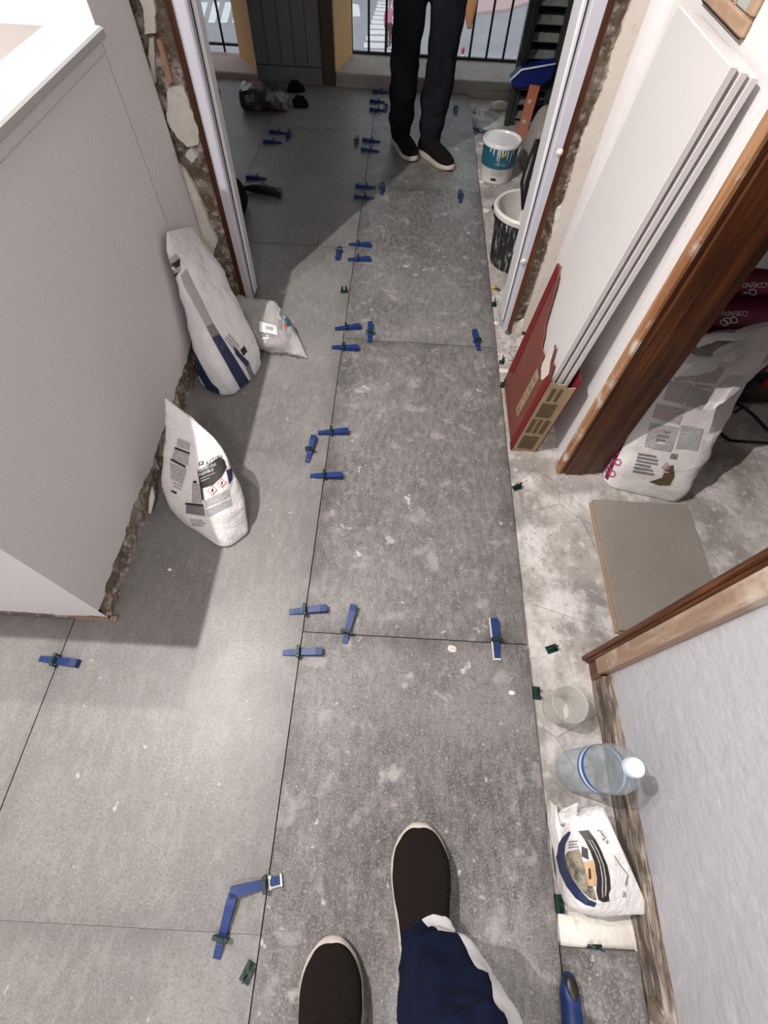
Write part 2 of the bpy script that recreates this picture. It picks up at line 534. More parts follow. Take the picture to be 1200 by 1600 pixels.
        vs.append(sum((Vector(p) for p in vs[:n]), Vector()) / n)
        vs.append(sum((Vector(p) for p in vs[(m - 1) * n:m * n]), Vector()) / n)
        for i in range(n):
            fs.append([len(vs) - 2, (i + 1) % n, i])
            fs.append([len(vs) - 1, (m - 1) * n + i, (m - 1) * n + (i + 1) % n])
        s.add(vs, fs, mi)
        return s

    def build(s, name, mats, parent=None, smooth=False, fix=True):
        me = bpy.data.meshes.new(name)
        me.from_pydata(s.v, [], s.f)
        if not isinstance(mats, (list, tuple)):
            mats = [mats]
        for m in mats:
            me.materials.append(MT[m] if isinstance(m, str) else m)
        me.polygons.foreach_set('material_index', s.m)
        if fix:
            bm = bmesh.new()
            bm.from_mesh(me)
            bmesh.ops.recalc_face_normals(bm, faces=bm.faces)
            bm.to_mesh(me)
            bm.free()
        if smooth:
            me.polygons.foreach_set('use_smooth', [True] * len(me.polygons))
            if smooth != True:
                me.set_sharp_from_angle(angle=math.radians(smooth))
        me.update()
        o = bpy.data.objects.new(name, me)
        COL.objects.link(o)
        if parent:
            o.parent = parent
        return o

    def bvh(s):
        return BVHTree.FromPolygons([Vector(p) for p in s.v], [list(f) for f in s.f])


def tag(o, label, cat, group=None):
    o['label'] = label
    o['category'] = cat
    if group:
        o['group'] = group
    return o


def thing(name, label, cat, loc=(0, 0, 0), group=None, rotz=0):
    o = bpy.data.objects.new(name, None)
    o.empty_display_size = .05
    COL.objects.link(o)
    o.location = loc
    o.rotation_euler = (0, 0, rotz)
    return tag(o, label, cat, group)


def struct(o):
    o['kind'] = 'structure'
    return o


def jag(poly, amp, step, seed=0, closed=True, skip=()):
    """roughen the edges of a polygon given as Vectors in a plane"""
    rnd = random.Random(seed)
    n = len(poly)
    nrm = (poly[1] - poly[0]).cross(poly[2] - poly[0]).normalized()
    out = []
    so = seed * 3.71
    for i in range(n):
        a, b = poly[i], poly[(i + 1) % n]
        out.append(a)
        if i in skip:
            continue
        L = (b - a).length
        k = max(2, int(L / (step * .4)))
        d = nrm.cross(b - a).normalized()
        for j in range(1, k):
            t = j / k
            q = a.lerp(b, t)
            e = q * (.22 / step) + Vector((so, so, so))
            m = noise.noise(e) * 1.5 + .8 * noise.noise(e * 2.7) + .45 * noise.noise(e * 7)
            out.append(q + d * amp * m * min(1, 4 * t, 4 * (1 - t)))
    return out


def rebase(root):
    """children were made in world coordinates: keep them there under a moved root"""
    bpy.context.view_layer.update()
    for c in root.children:
        c.matrix_parent_inverse = root.matrix_world.inverted()


# print that lies on a curved thing: 2-D shapes are cast onto it and stand a hair proud of it
CAMP = Vector((0, 0, H))


def cast(bvh, x, y, eps):
    r = ray(x, y)
    hit, nrm, i, d = bvh.ray_cast(CAMP, r)
    if hit is None:
        return None
    if nrm.dot(r) > 0:
        nrm = -nrm
    return hit + nrm * eps


def qmap(q, s, t):
    a, b, c, d = q      # lower-left, lower-right, upper-right, upper-left as the print reads
    return (a[0] * (1 - s) * (1 - t) + b[0] * s * (1 - t) + c[0] * s * t + d[0] * (1 - s) * t,
            a[1] * (1 - s) * (1 - t) + b[1] * s * (1 - t) + c[1] * s * t + d[1] * (1 - s) * t)


def cast_mesh(name, pts2, faces, bvh, mat, parent, eps):
    vs, keep = [], {}
    for i, (x, y) in enumerate(pts2):
        p = cast(bvh, x, y, eps + .0006)
        if p is not None:
            keep[i] = len(vs)
            vs.append(p)
    fs = [[keep[i] for i in f] for f in faces if all(i in keep for i in f)]
    if not fs:
        return None
    b = MB()
    b.add(vs, fs)
    o = b.build(name, mat, parent, smooth=True, fix=False)
    if name in ('small_print', 'text_line'):
        o['kind'] = 'stuff'
    return o


def decal_each(name, quads, bvh, mat, parent, eps=.0010, n=6):
    for q in quads:
        decal_quads(name, [q], bvh, mat, parent, eps, n)


def decal_quads(name, quads, bvh, mat, parent, eps=.0010, n=6):
    pts, fs = [], []
    for q in quads:
        o = len(pts)
        for j in range(n + 1):
            for i in range(n + 1):
                pts.append(qmap(q, i / n, j / n))
        for j in range(n):
            for i in range(n):
                a = o + j * (n + 1) + i
                fs.append([a, a + 1, a + n + 2, a + n + 1])
    return cast_mesh(name, pts, fs, bvh, mat, parent, eps)


def decal_poly(name, polys, bvh, mat, parent, eps=.0010, sub=2):
    sub = sub + 2
    pts, fs = [], []
    for poly in polys:
        bm = bmesh.new()
        f = bm.faces.new([bm.verts.new((x, y, 0)) for x, y in poly])
        bmesh.ops.triangulate(bm, faces=[f])
        for _ in range(sub):
            bmesh.ops.subdivide_edges(bm, edges=bm.edges[:], cuts=1, use_grid_fill=True)
        bm.verts.index_update()
        o = len(pts)
        pts += [(v.co.x, v.co.y) for v in bm.verts]
        fs += [[o + v.index for v in g.verts] for g in bm.faces]
        bm.free()
    return cast_mesh(name, pts, fs, bvh, mat, parent, eps)


def text_2d(txt):
    cu = bpy.data.curves.new('lettering', 'FONT')
    cu.body = txt
    cu.resolution_u = 2
    ob = bpy.data.objects.new('lettering', cu)
    COL.objects.link(ob)
    bpy.context.view_layer.update()
    me = bpy.data.meshes.new_from_object(ob.evaluated_get(bpy.context.evaluated_depsgraph_get()))
    pts = [(v.co.x, v.co.y) for v in me.vertices]
    fs = [list(p.vertices) for p in me.polygons]
    bpy.data.objects.remove(ob)
    bpy.data.curves.remove(cu)
    bpy.data.meshes.remove(me)
    xs, ys = [p[0] for p in pts], [p[1] for p in pts]
    x0, x1, y0, y1 = min(xs), max(xs), min(ys), max(ys)
    return [((x - x0) / (x1 - x0), (y - y0) / (y1 - y0)) for x, y in pts], fs


def decal_text(name, txt, q, bvh, mat, parent, eps=.0016):
    p, f = text_2d(txt)
    return cast_mesh(name, [qmap(q, *a) for a in p], f, bvh, mat, parent, eps)


def lines_in(q, n, fill=.55, m=.0):
    """n printed text lines inside a quad"""
    out = []
    for k in range(n):
        t0 = (k + .5 - fill / 2) / n
        t1 = (k + .5 + fill / 2) / n
        e = 1 - random.uniform(0, .35)
        out.append((qmap(q, m, t0), qmap(q, e, t0), qmap(q, e, t1), qmap(q, m, t1)))
    return out


def remesh(o, voxel, smooth_it=6, ratio=1.0):
    md = o.modifiers.new('r', 'REMESH')
    md.mode = 'VOXEL'
    md.voxel_size = voxel
    sm = o.modifiers.new('s', 'SMOOTH')
    sm.iterations = smooth_it
    sm.factor = .5
    dg = bpy.context.evaluated_depsgraph_get()
    bpy.context.view_layer.update()
    me = bpy.data.meshes.new_from_object(o.evaluated_get(dg))
    o.modifiers.clear()
    me.materials.clear()
    for m in o.data.materials:
        me.materials.append(m)
    o.data = me
    me.polygons.foreach_set('use_smooth', [True] * len(me.polygons))
    return o


# ================================================================== SETTING
ZS = -0.018                                     # raw screed below the tile tops
# ---- floor: screed with the new tiles as its pieces
b = MB()
b.box(-3.0, 2.6, -2.0, 4.25, -0.12, ZS)
floor = struct(b.build('floor', 'screed'))


def add_tile(x0, x1, y0, y1, mat, top=0.0):
    t = MB().box(x0, x1, y0, y1, ZS, top, mi=1)
    t.m[1] = 0
    o = t.build('floor_tile', [mat, 'tile_edge'], floor)
    return o


G = 0.0013
XJ = [-2.60, -2.00, -1.40, -0.801, -0.196, 0.402]
rows_r = [-2.0, -0.84, 0.336, 1.488, 2.655, 3.91]
rows_l = [-2.0, -1.47, -0.274, 0.922, 2.10, 3.28, 3.91]
for c in range(5):
    rows = rows_r if c % 2 == 0 else rows_l
    for k in range(len(rows) - 1):
        y0, y1 = rows[k], rows[k + 1]
        if c < 2 and y1 < 1.8:
            if not (c == 1 and y0 < .4):
                continue
        ga, gb_ = [G if abs(q - .336) < .01 and c == 4 else .0004 for q in (y0, y1)]
        add_tile(XJ[c] + G, XJ[c + 1] - G, y0 + ga, y1 - gb_, 'tile_dusty' if c == 4 else 'tile',
                 top=(0.0012 if (c * 3 + k) % 2 else 0))
add_tile(0.405, 0.560, -0.80, -0.268, 'tile_dusty', -0.003)

# ---- walls
ZC = 2.80


def wall(name, x0, x1, y0, y1, z0=-.1, z1=ZC, mat='wall'):
    return struct(MB().box(x0, x1, y0, y1, z0, z1).build(name, mat))


ceiling = wall('ceiling', -3.1, 2.7, -2.1, 4.2, ZC, ZC + .1, 'ceil')
wall('wall_back', -3.1, 2.7, -2.1, -2.0)
wall('wall_kitchen', -3.1, -3.0, -2.0, 4.2)
wall('wall_outer_right', 2.6, 2.7, -2.0, 4.2)

# near right wall (rough white plaster) and the wall between the two right-hand openings
wall_r = wall('wall_right', 0.585, 0.70, -2.0, 0.262, -.1, ZC, 'wall_rough')
struct(MB().box(0.585, 0.70, 0.262, 0.94, 2.08, ZC).build('wall_over_door', 'wall'))
wall_r2 = wall('wall_right_far', 0.585, 0.70, 0.945, 1.62, -.1, ZC, 'wall')
wall('wall_side_room', 0.70, 2.6, 2.25, 2.35)
wall('wall_side_room_near', 0.70, 2.6, -.9, -.8)

# weathered skirting left on the near right wall
b = MB()
ny = 70
for k in range(ny):
    y0 = -1.9 + (0.255 + 1.9) * k / ny
    y1 = -1.9 + (0.255 + 1.9) * (k + 1) / ny
    h0 = .052 + .010 * noise.noise(Vector((y0 * 9, 0, 1)))
    h1 = .052 + .010 * noise.noise(Vector((y1 * 9, 0, 1)))
    x0 = .566 + .004 * noise.noise(Vector((y0 * 12, 5, 1)))
    x1 = .566 + .004 * noise.noise(Vector((y1 * 12, 5, 1)))
    b.add([(x0, y0, ZS), (x1, y1, ZS), (x1 + .003, y1, h1 * .5), (x0 + .003, y0, h0 * .5), (x1, y1, h1), (x0, y0, h0),
           (.588, y1, h1 + .012), (.588, y0, h0 + .012)], [(0, 1, 2, 3), (3, 2, 4, 5), (5, 4, 6, 7)])
struct(b.build('baseboard_right', 'wood_grey', fix=False))
# bare dark bite out of it
b = MB()
poly = [Vector((.5655, y, z)) for y, z in ((-.33, .005), (-.325, .04), (-.35, .062), (-.385, .055), (-.42, .068), (-.44, .03), (-.40, -.01), (-.36, -.012))]
b.prism(jag(poly, .005, .012, 3), (-.003, 0, 0))
o = b.build('broken_patch', 'rubble', bpy.data.objects['baseboard_right'])

# ---- door opening on the right: stripped jambs
dj = struct(MB().box(.556, .69, .300, .322, ZS, 2.08, bev=.004).box(.549, .562, .306, .318, ZS, 2.08, bev=.003)
            .build('door_1', 'wood_dark'))
MB().box(.5605, .60, .262, .300, .035, 2.08, bev=.002).build('stripped_casing', 'wood_raw', dj)
MB().box(.566, .60, .256, .300, ZS, .035).build('casing_foot', 'wood_dark', dj)
b = MB()
b.box(.578, .690, .918, .945, ZS, 2.08, bev=.004)
b.box(.590, .650, .911, .925, ZS, 2.08, bev=.004)
b.box(.690, .715, .925, .975, ZS, 2.08, bev=.003)
jr = struct(b.build('door_2', 'wood_dark'))
b = MB()
b.box(.564, .579, .912, .944, ZS, 2.08, bev=.005)
b.build('worn_edge', 'wood_edge', jr)
MB().box(.56, .70, .262, .945, 2.06, 2.10).build('door_head', 'wood_dark', jr)
# white plaster reveal beside the jamb
poly = [Vector((.584, y, z)) for y, z in ((.944, ZS), (1.00, ZS), (1.005, 2.1), (.944, 2.1))]
b = MB()
b.prism(jag(poly, .004, .03, 5, skip=(0, 2)), (-.004, 0, 0))
b.build('plaster_strip', 'wall', wall_r2)

# ---- the L-shaped half wall on the left with a white sill
b = MB()
b.box(-.80, -.712, .349, 1.42, -.1, .850)
b.box(-2.2, -.712, .349, .43, -.1, .850)
wl = struct(b.build('wall_left', 'rubble'))


def plaster_sheet(name, fn, u0, u1, edge_fn, top, thick, nrm, mat, parent, n=90):
    """plaster coat whose lower edge is broken; fn(u, z) -> point on the face"""
    b = MB()
    nv = Vector(nrm) * thick
    for k in range(n):
        ua = u0 + (u1 - u0) * k / n
        ub = u0 + (u1 - u0) * (k + 1) / n
        pa, pb = fn(ua, edge_fn(ua)), fn(ub, edge_fn(ub))
        ta, tb = fn(ua, top), fn(ub, top)
        b.add([pa, pb, pb + nv, pa + nv, ta + nv, tb + nv], [(0, 1, 2, 3), (3, 2, 5, 4)])
    return b.build(name, mat, parent, fix=False)


def edge_l(y):
    return .088 + .022 * noise.noise(Vector((y * 7, 2, 0))) + .010 * noise.noise(Vector((y * 31, 2, 0))) + (.035 if y > 1.0 else 0) * (y - 1.0) / .36


plaster_sheet('plaster_coat', lambda u, z: Vector((-.712, u, z)), .337, 1.421, edge_l, .850, .012, (1, 0, 0), 'wall', wl, 140)
plaster_sheet('plaster_coat', lambda u, z: Vector((u, .349, z)), -2.2, -.70,
              lambda x: .030 + .010 * noise.noise(Vector((x * 9, 7, 0))) + .006 * noise.noise(Vector((x * 40, 7, 0))),
              .850, .012, (0, -1, 0), 'wall', wl, 160)
# rough rubble band along the bottom (real relief)


def rough_band(name, fn, u0, u1, z0, z1, nrm, parent, nu=140, nz=9, amp=.009, mat='rubble', seed=0):
    b = MB()
    nv = Vector(nrm)
    vs = []
    for j in range(nz + 1):
        for i in range(nu + 1):
            u = u0 + (u1 - u0) * i / nu
            z = z0 + (z1 - z0) * j / nz
            p = Vector(fn(u, z))
            q = p * 34 + Vector((seed, 0, 0))
            a = amp * (.4 + noise.noise(q) + .6 * noise.noise(q * 2.4))
            vs.append(p + nv * a)
    fs = []
    for j in range(nz):
        for i in range(nu):
            k = j * (nu + 1) + i
            fs.append((k, k + 1, k + nu + 2, k + nu + 1))
    b.add(vs, fs)
    return b.build(name, mat, parent, fix=False)


rough_band('rubble_band', lambda u, z: (-.711, u, z), .345, 1.42, ZS, .14, (1, 0, 0), wl, nu=220, nz=14, amp=.0062)
rough_band('rubble_band', lambda u, z: (u, .345, z), -2.0, -.705, ZS, .045, (0, -1, 0), wl, seed=4)
MB().box(-.80, -.688, .3355, .347, ZS, .010).build('wood_splinter', 'wood_raw', wl)
b = MB()
b.tube([(-.696, .66, .012), (-.692, .70, .035), (-.694, .73, .05)], [.004, .009, .003], 8)
b.build('mortar_drip', 'plaster', wl, smooth=True)
# sill on top, worktop behind
sill = MB().box(-.805, -.680, .333, 1.415, .848, .868, bev=.004).build('trim_1', 'sill')
struct(MB().box(-2.2, -.807, .333, .450, .848, .868, bev=.004).build('trim_5', 'sill'))
struct(sill)
MB().box(-.701, -.697, .337, 1.42, .818, .821).build('bead_line', 'wall', sill)
wt = thing('kitchen_counter', 'beige kitchen worktop on a pale cabinet behind the white sill', 'counter', (-1.12, .95, ZS))
MB().box(-1.60, -.808, .47, 1.415, .820, .862, bev=.004).build('worktop', 'worktop', wt)
MB().box(-1.58, -.815, .49, 1.40, .08, .820).build('cabinet_body', 'cabinet', wt)
MB().box(-1.53, -.83, .49, 1.40, ZS, .08).build('plinth', 'brown_dark', wt)
for k in range(2):
    MB().box(-1.598, -1.58, .50 + .45 * k, .94 + .45 * k, .10, .81, bev=.004).build('cabinet_door', 'cabinet', wt)
rebase(wt)

# ---- pier and jamb left of the far doorway
pier = MB()
pier.box(-.80, -.715, 1.421, 1.85, -.1, ZC)
pier.box(-.80, -.603, 1.685, 1.85, -.1, ZC)
pier = struct(pier.build('wall_pier', 'rubble'))
# rounded plaster skin of the pier
prof = [(-.80, 1.4195), (-.700, 1.4195), (-.700, 1.615)]
for k in range(7):
    a = math.pi / 2 * k / 6
    prof.append((-.735 + .035 * math.cos(a), 1.630 + .035 * math.sin(a)))
b = MB()
vs = []
zz = [-.02 + .02 * i for i in range(60)] + [1.2, 1.6, 2.2, ZC]
for z in zz:
    for i, (x, y) in enumerate(prof):
        k = 0
        if i >= len(prof) - 1:
            k = .010 * noise.noise(Vector((z * 9, 3, 0))) + .012 * noise.noise(Vector((z * 30, 3, 0)))
        vs.append((x + k, y, z))
n = len(prof)
fs = [(j * n + i, j * n + i + 1, (j + 1) * n + i + 1, (j + 1) * n + i) for j in range(len(zz) - 1) for i in range(n - 1)]
b.add(vs, fs)
b.build('plaster_skin', 'wall', pier, smooth=40, fix=False)
rough_band('bare_jamb', lambda u, z: (u, 1.684, z), -.735, -.604, ZS, 1.35, (0, -1, 0), pier, nu=36, nz=170, amp=.010, seed=9)
rough_band('rubble_band', lambda u, z: (-.712, u, z), 1.42, 1.68, ZS, .05, (1, 0, 0), pier, nu=40, nz=8, amp=.012)


def slab_px(name, pts, Y, thick, mat, parent, amp=.005, step=.012, seed=1):
    poly = [at_y(x, y, Y) for x, y in pts]
    b = MB()
    b.prism(jag(poly, amp, step, seed), (0, thick, 0))
    return b.build(name, mat, parent)


# lumps of old plaster still clinging to the jamb
slab_px('plaster_lump', [(207, -20), (237, -20), (243, 20), (243, 52), (226, 54), (222, 10)], 1.664, .02, 'plaster', pier, seed=2)
slab_px('plaster_lump', [(262, 138), (286, 134), (297, 170), (311, 205), (310, 226), (292, 230), (273, 208), (260, 182)], 1.662, .022, 'plaster', pier, seed=3)
slab_px('plaster_lump', [(289, 244), (297, 233), (308, 245), (300, 254)], 1.655, .03, 'wall', pier, .002, .01, 4)
slab_px('plaster_lump', [(259, 252), (288, 266), (303, 292), (320, 330), (340, 378), (333, 400), (332, 420), (340, 455), (352, 490), (372, 520), (330, 520), (300, 430), (280, 340)],
        1.664, .02, 'plaster', pier, seed=5)
slab_px('brick_piece', [(244, 62), (251, 62), (270, 128), (262, 132)], 1.664, .02, 'brick', pier, .002, .02, 6)
for q, s in (((233, 60, 243, 130), 7), ((240, 150, 250, 190), 8)):
    slab_px('plaster_crust', [(q[0], q[1]), (q[0] + 7, q[1]), (q[2], q[3]), (q[2] - 8, q[3])], 1.668, .015, 'plaster_tan', pier, seed=s)

# ---- far doorway frame
fr = MB()
fr.box(-.622, -.600, 1.662, 1.80, .02, 2.10, bev=.003)
fr = struct(fr.build('door_3', 'wood_dark'))


def taper_post(name, x_in, x_out, y0, y1, z0, z1, mat):
    """post whose opening-side face leans: x_in = (x at z 0, x at z .9)"""
    f_ = lambda z: x_in[0] + (x_in[1] - x_in[0]) * z / .9
    g_ = lambda z: x_out[0] + (x_out[1] - x_out[0]) * z / .9
    b_ = MB()
    c_ = .005 * (1 if g_(0) > f_(0) else -1)
    ring = lambda z: [Vector((f_(z) + c_, y0, z)), Vector((g_(z), y0, z)), Vector((g_(z), y1, z)), Vector((f_(z) + c_, y1, z)), Vector((f_(z), y1 - .005, z)), Vector((f_(z), y0 + .005, z))]
    r0, r1 = ring(z0), ring(z1)
    b_.add(r0 + r1, [[5, 4, 3, 2, 1, 0], [6, 7, 8, 9, 10, 11]] + [[k, (k + 1) % 6, 6 + (k + 1) % 6, 6 + k] for k in range(6)])
    return b_.build(name, mat, fr)


taper_post('frame_post', (-.578, -.562), (-.600, -.600), 1.655, 1.752, .018, 2.08, 'frame')
taper_post('frame_lip', (-.572, -.551), (-.585, -.566), 1.690, 1.742, .03, 2.08, 'frame_edge')
taper_post('rubber_seal', (-.5755, -.5595), (-.585, -.566), 1.680, 1.688, .03, 2.08, 'seal')
MB().box(.445, .466, 1.575, 1.68, .02, 2.10, bev=.003).build('wood_lining', 'wood_dark', fr)
taper_post('frame_post', (.433, .412), (.447, .447), 1.575, 1.700, .012, 2.08, 'frame')
taper_post('frame_lip', (.428, .399), (.437, .416), 1.610, 1.705, .03, 2.08, 'frame_edge')
taper_post('rubber_seal', (.4305, .4085), (.437, .416), 1.600, 1.608, .03, 2.08, 'seal')
MB().box(-.622, .466, 1.60, 1.75, 2.08, 2.12).build('frame_head', 'frame', fr)
for x, y, z in ((.441, 1.574, .62), (.43, 1.572, .30)):
    MB().lathe([(.001, 0), (.010, .003), (.006, .007), (.001, .008)], (0, 0, 0), 8,
               M4=Matrix.Translation((x, y, z)) @ Matrix.Rotation(math.pi / 2, 4, 'X')).build('plaster_splash', 'plaster', fr)

# ---- wall right of the far doorway
wr = MB()
wr.box(.466, .70, 1.605, 1.74, -.1, ZC)
wr = struct(wr.build('wall_door_right', 'rubble'))
poly = [(.505, ZS + .03), (.60, ZS), (.60, ZC), (.505, ZC)]
pts = [Vector((x, 1.60, z)) for x, z in poly]
b = MB()
rg = jag(pts, .009, .018, 11, skip=(0, 1, 2))
b.prism(rg, (0, -.018, 0))
b.build('plaster_coat', 'plaster_tan', wr)
b = MB()
b.prism([Vector((x, 1.585, z)) for x, z in ((.545, .06), (.60, .05), (.60, ZC), (.545, ZC))], (0, -.004, 0))
b.build('white_paint_coat', 'wall', wr)
# concave plaster cove in the corner
b = MB()
vs = []
for z in (-.02, ZC):
    for k in range(6):
        a = math.pi / 2 * k / 5
        vs.append((.548 + .037 * math.sin(a), 1.581 - .037 * (1 - math.cos(a)), z))
b.add(vs, [(k, k + 1, 7 + k, 6 + k) for k in range(5)])
b.build('corner_cove', 'wall', wr2 if False else wr, smooth=True, fix=False)
rough_band('bare_jamb', lambda u, z: (u, 1.604, z), .466, .530, ZS, 1.2, (0, -1, 0), wr, nu=22, nz=150, amp=.009, seed=20)
for pts, s in (([(974, 60), (984, 62), (982, 95), (966, 118), (958, 112)], 21), ([(925, 195), (945, 150), (950, 165), (935, 215)], 22),
               ([(868, 330), (884, 318), (880, 345), (862, 372)], 23), ([(800, 505), (822, 500), (812, 530), (798, 535)], 24)):
    slab_px('plaster_lump', pts, 1.590, .012, 'plaster', wr, .004, .01, s)
wall('wall_over_doorway', -.80, .70, 1.60, 1.85, 2.12, ZC)
# mortar heap at the foot
for k, (x, y, r, h) in enumerate(((800, 540, .035, .012), (815, 535, .03, .02), (788, 556, .03, .008), (378, 478, .06, .03), (360, 492, .05, .02))):
    p = fl(x, y, ZS)
    b = MB()
    b.loft([((p.x, p.y, ZS - .002), (r, 0, 0), (0, r, 0), 2), ((p.x, p.y, ZS + h * .6), (r * .75, 0, 0), (0, r * .7, 0), 2),
            ((p.x, p.y, ZS + h), (r * .3, 0, 0), (0, r * .3, 0), 2)], 40, 7, amp=.016, nsc=48, seed=k, fold=.8)
    b.build('mortar_crumbs', 'screed', floor, smooth=30)

# ---- far room: window wall with two balcony doors
wall('wall_far_left', -3.0, -1.75, 3.92, 4.2)
wall('wall_far_right', .86, 2.6, 3.92, 4.2)
wall('wall_far_head', -1.75, .86, 3.92, 4.2, 2.3, ZC)
wall('wall_far_room_right', 1.10, 1.20, 1.74, 3.92)
wall('wall_far_room_near', -3.0, -.80, 1.42, 1.85)
b = MB()
b.prism([Vector(p) for p in ((-.97, 3.93, -.1), (-.466, 3.93, -.1), (-.385, 4.21, -.1), (-1.15, 4.21, -.1))], (0, 0, 2.4))
pr = struct(b.build('wall_window_pier', 'ochre'))
MB().box(-.548, -.470, 3.895, 3.935, -.01, 2.3, bev=.004).build('dark_casing', 'brown_dark', pr)
cp = struct(MB().box(-.972, -.552, 3.905, 3.932, -.01, 2.3).build('window_1', 'greyboard'))
for k in range(5):
    MB().box(-.968 + .083 * k, -.968 + .083 * k + .079, 3.893, 3.908, .085, 2.2, bev=.004).build('plank', 'greyboard', cp)
MB().box(-.97, -.554, 3.888, 3.908, 0, .082, bev=.004).build('bottom_rail', 'greyboard', cp)
struct(MB().box(-.466, .86, 3.90, 4.27, -.1, .065, bev=.006).build('trim_2', 'sill_stone'))
struct(MB().box(-1.75, -.97, 3.925, 4.27, -.1, .030, bev=.006).build('trim_3', 'pink_stone'))
struct(MB().box(-.466, .86, 3.888, 3.90, -.02, .022).build('trim_4', 'sill_stone'))


def railing(x0, x1, step, label):
    r = thing('balcony_railing', label, 'railing', ((x0 + x1) / 2, 4.25, .03))
    b_ = MB().box(x0, x1, 4.235, 4.265, 1.0, 1.03)
    b_.build('top_rail', 'iron', r)
    MB().box(x0, x1, 4.24, 4.26, .068, .08).build('bottom_rail', 'iron', r)
    x = x0 + .03
    while x < x1:
        MB().tube([(x, 4.25, .035), (x, 4.25, 1.0)], .0075, 8).build('bar', 'iron', r, smooth=True)
        x += step
    rebase(r)


railing(-.42, .85, .113, 'black iron balcony railing behind the standing man')
railing(-1.74, -1.02, .113, 'black iron balcony railing beyond the grey plank panel')

# ---- street far below
ZR = -8.0
street = struct(MB().box(-45, 45, 6, 90, ZR - .2, ZR).build('street', 'asphalt'))
PL = []


def stripe(p):
    b = MB()
    b.prism([Vector((q.x, q.y, ZR + .004)) for q in p], (0, 0, .012))
    b.build('crosswalk_stripe', 'roadpaint', street)


y0 = 105
rowy = [110, 96.5, 83, 71, 60, 50.5, 42, 34.5, 27.5, 21, 15, 9.5, 4.5, -.5]
for k in range(len(rowy)):
    ym = rowy[k]
    h = 4.6 - .24 * k
    xl = 556 + (590 - 556) * (110 - ym) / 105
    xr = 634 - (634 - 612) * (110 - ym) / 105
    stripe([fl(xl, ym + h, ZR), fl(xr, ym + h + 1.5, ZR), fl(xr, ym - h + 1.5, ZR), fl(xl, ym - h, ZR)])
for k in range(5):
    x = 306 + 19 * k
    stripe([fl(x, 36, ZR), fl(x + 11, 36, ZR), fl(x + 19, 4, ZR), fl(x + 8, 4, ZR)])
stripe([fl(551, 26, ZR), fl(563, 26, ZR), fl(561, 8, ZR), fl(551, 6, ZR)])
stripe([fl(755, 118, ZR), fl(800, 112, ZR), fl(800, 104, ZR), fl(752, 107, ZR)])
pv = MB()
pv.prism([fl(x, y, ZR + .12) for x, y in ((690, 21), (735, 20), (790, 14), (840, -2), (840, -60), (690, -60))], (0, 0, -.15))
struct(pv.build('pavement', 'pavement'))
p = fl(718, 122, ZR)
bo = thing('street_bollard', 'small red street post standing by the road far below', 'bollard', p)
MB().lathe([(.09, 0), (.09, .08), (.06, .1), (.06, 1.0), (.075, 1.02), (.075, 1.08), (.03, 1.14)], p, 10).build('post', 'red', bo)
MB().lathe([(.063, .8), (.063, .9)], p, 10).build('reflective_band', 'roadpaint', bo)
rebase(bo)

# ---- lamps (out of the picture, they light it; the corridor one is added fill)
lf = thing('ceiling_lamp', 'two-bulb ceiling lamp over the kitchen worktop', 'lamp', (-1.13, .60, ZC))
MB().box(-1.17, -1.09, .36, .84, ZC - .035, ZC, bev=.005).build('mounting_bar', 'lampwhite', lf)
for L in (LAMP_A, LAMP_B):
    MB().lathe([(.022, ZC - .035), (.028, ZC - .09), (.03, ZC - .10)], (L[0], L[1], 0), 16).build('socket', 'lampwhite', lf)
    MB().lathe([(.03, ZC - .06), (.075, ZC - .150), (.078, ZC - .150), (.033, ZC - .058)], (L[0], L[1], 0), 24, cap0=False, cap1=False).build('added_lamp_shade', 'lampwhite', lf, smooth=40)  # unseen shade, added with the spot cone to keep the ceiling unlit
    MB().lathe([(.028, ZC - .10), (.036, ZC - .115), (.03, ZC - .135), (.005, ZC - .142)], (L[0], L[1], 0), 16).build('bulb', 'bulb', lf, smooth=True)
rebase(lf)
lc = thing('ceiling_lamp', 'added round white fill lamp over the corridor', 'lamp', (FILL_C[0], FILL_C[1], ZC))
MB().lathe([(.26, ZC), (.26, ZC - .04), (.24, ZC - .05)], (FILL_C[0], FILL_C[1], 0), 40).build('rim', 'lampwhite', lc)
MB().lathe([(.235, ZC - .045), (.22, ZC - .065), (.10, ZC - .075), (.005, ZC - .076)], (FILL_C[0], FILL_C[1], 0), 40).build('diffuser', 'bulb', lc, smooth=True)
rebase(lc)

#==OBJECTS==
# ================================================================== CARTON WITH WHITE BOARDS
lean = math.atan2(.082, .97)
LM = Matrix.Translation((.421, 1.0, ZS)) @ Matrix.Rotation(lean, 4, 'Y')     # leans towards the wall
for k in range(3):
    b = MB()
    x0 = .012 + .0215 * k
    b.box(x0, x0 + .0145, .022, .335, .012, .988 - .004 * k, LM, bev=.002)
    o = b.build('white_board', ['panel'])
    tag(o, ['outermost white board facing the corridor in the red carton', 'middle white board between two others in the red carton',
            'innermost white board next to the wall in the red carton'][k], 'board', 'white boards in the red carton')
ct = thing('carton', 'torn red-brown carton holding tall white boards against the wall', 'carton', (.46, 1.15, ZS))
CW, CL = .082, .318


def cpt(x, y, z):
    return LM @ Vector((x, y, z))


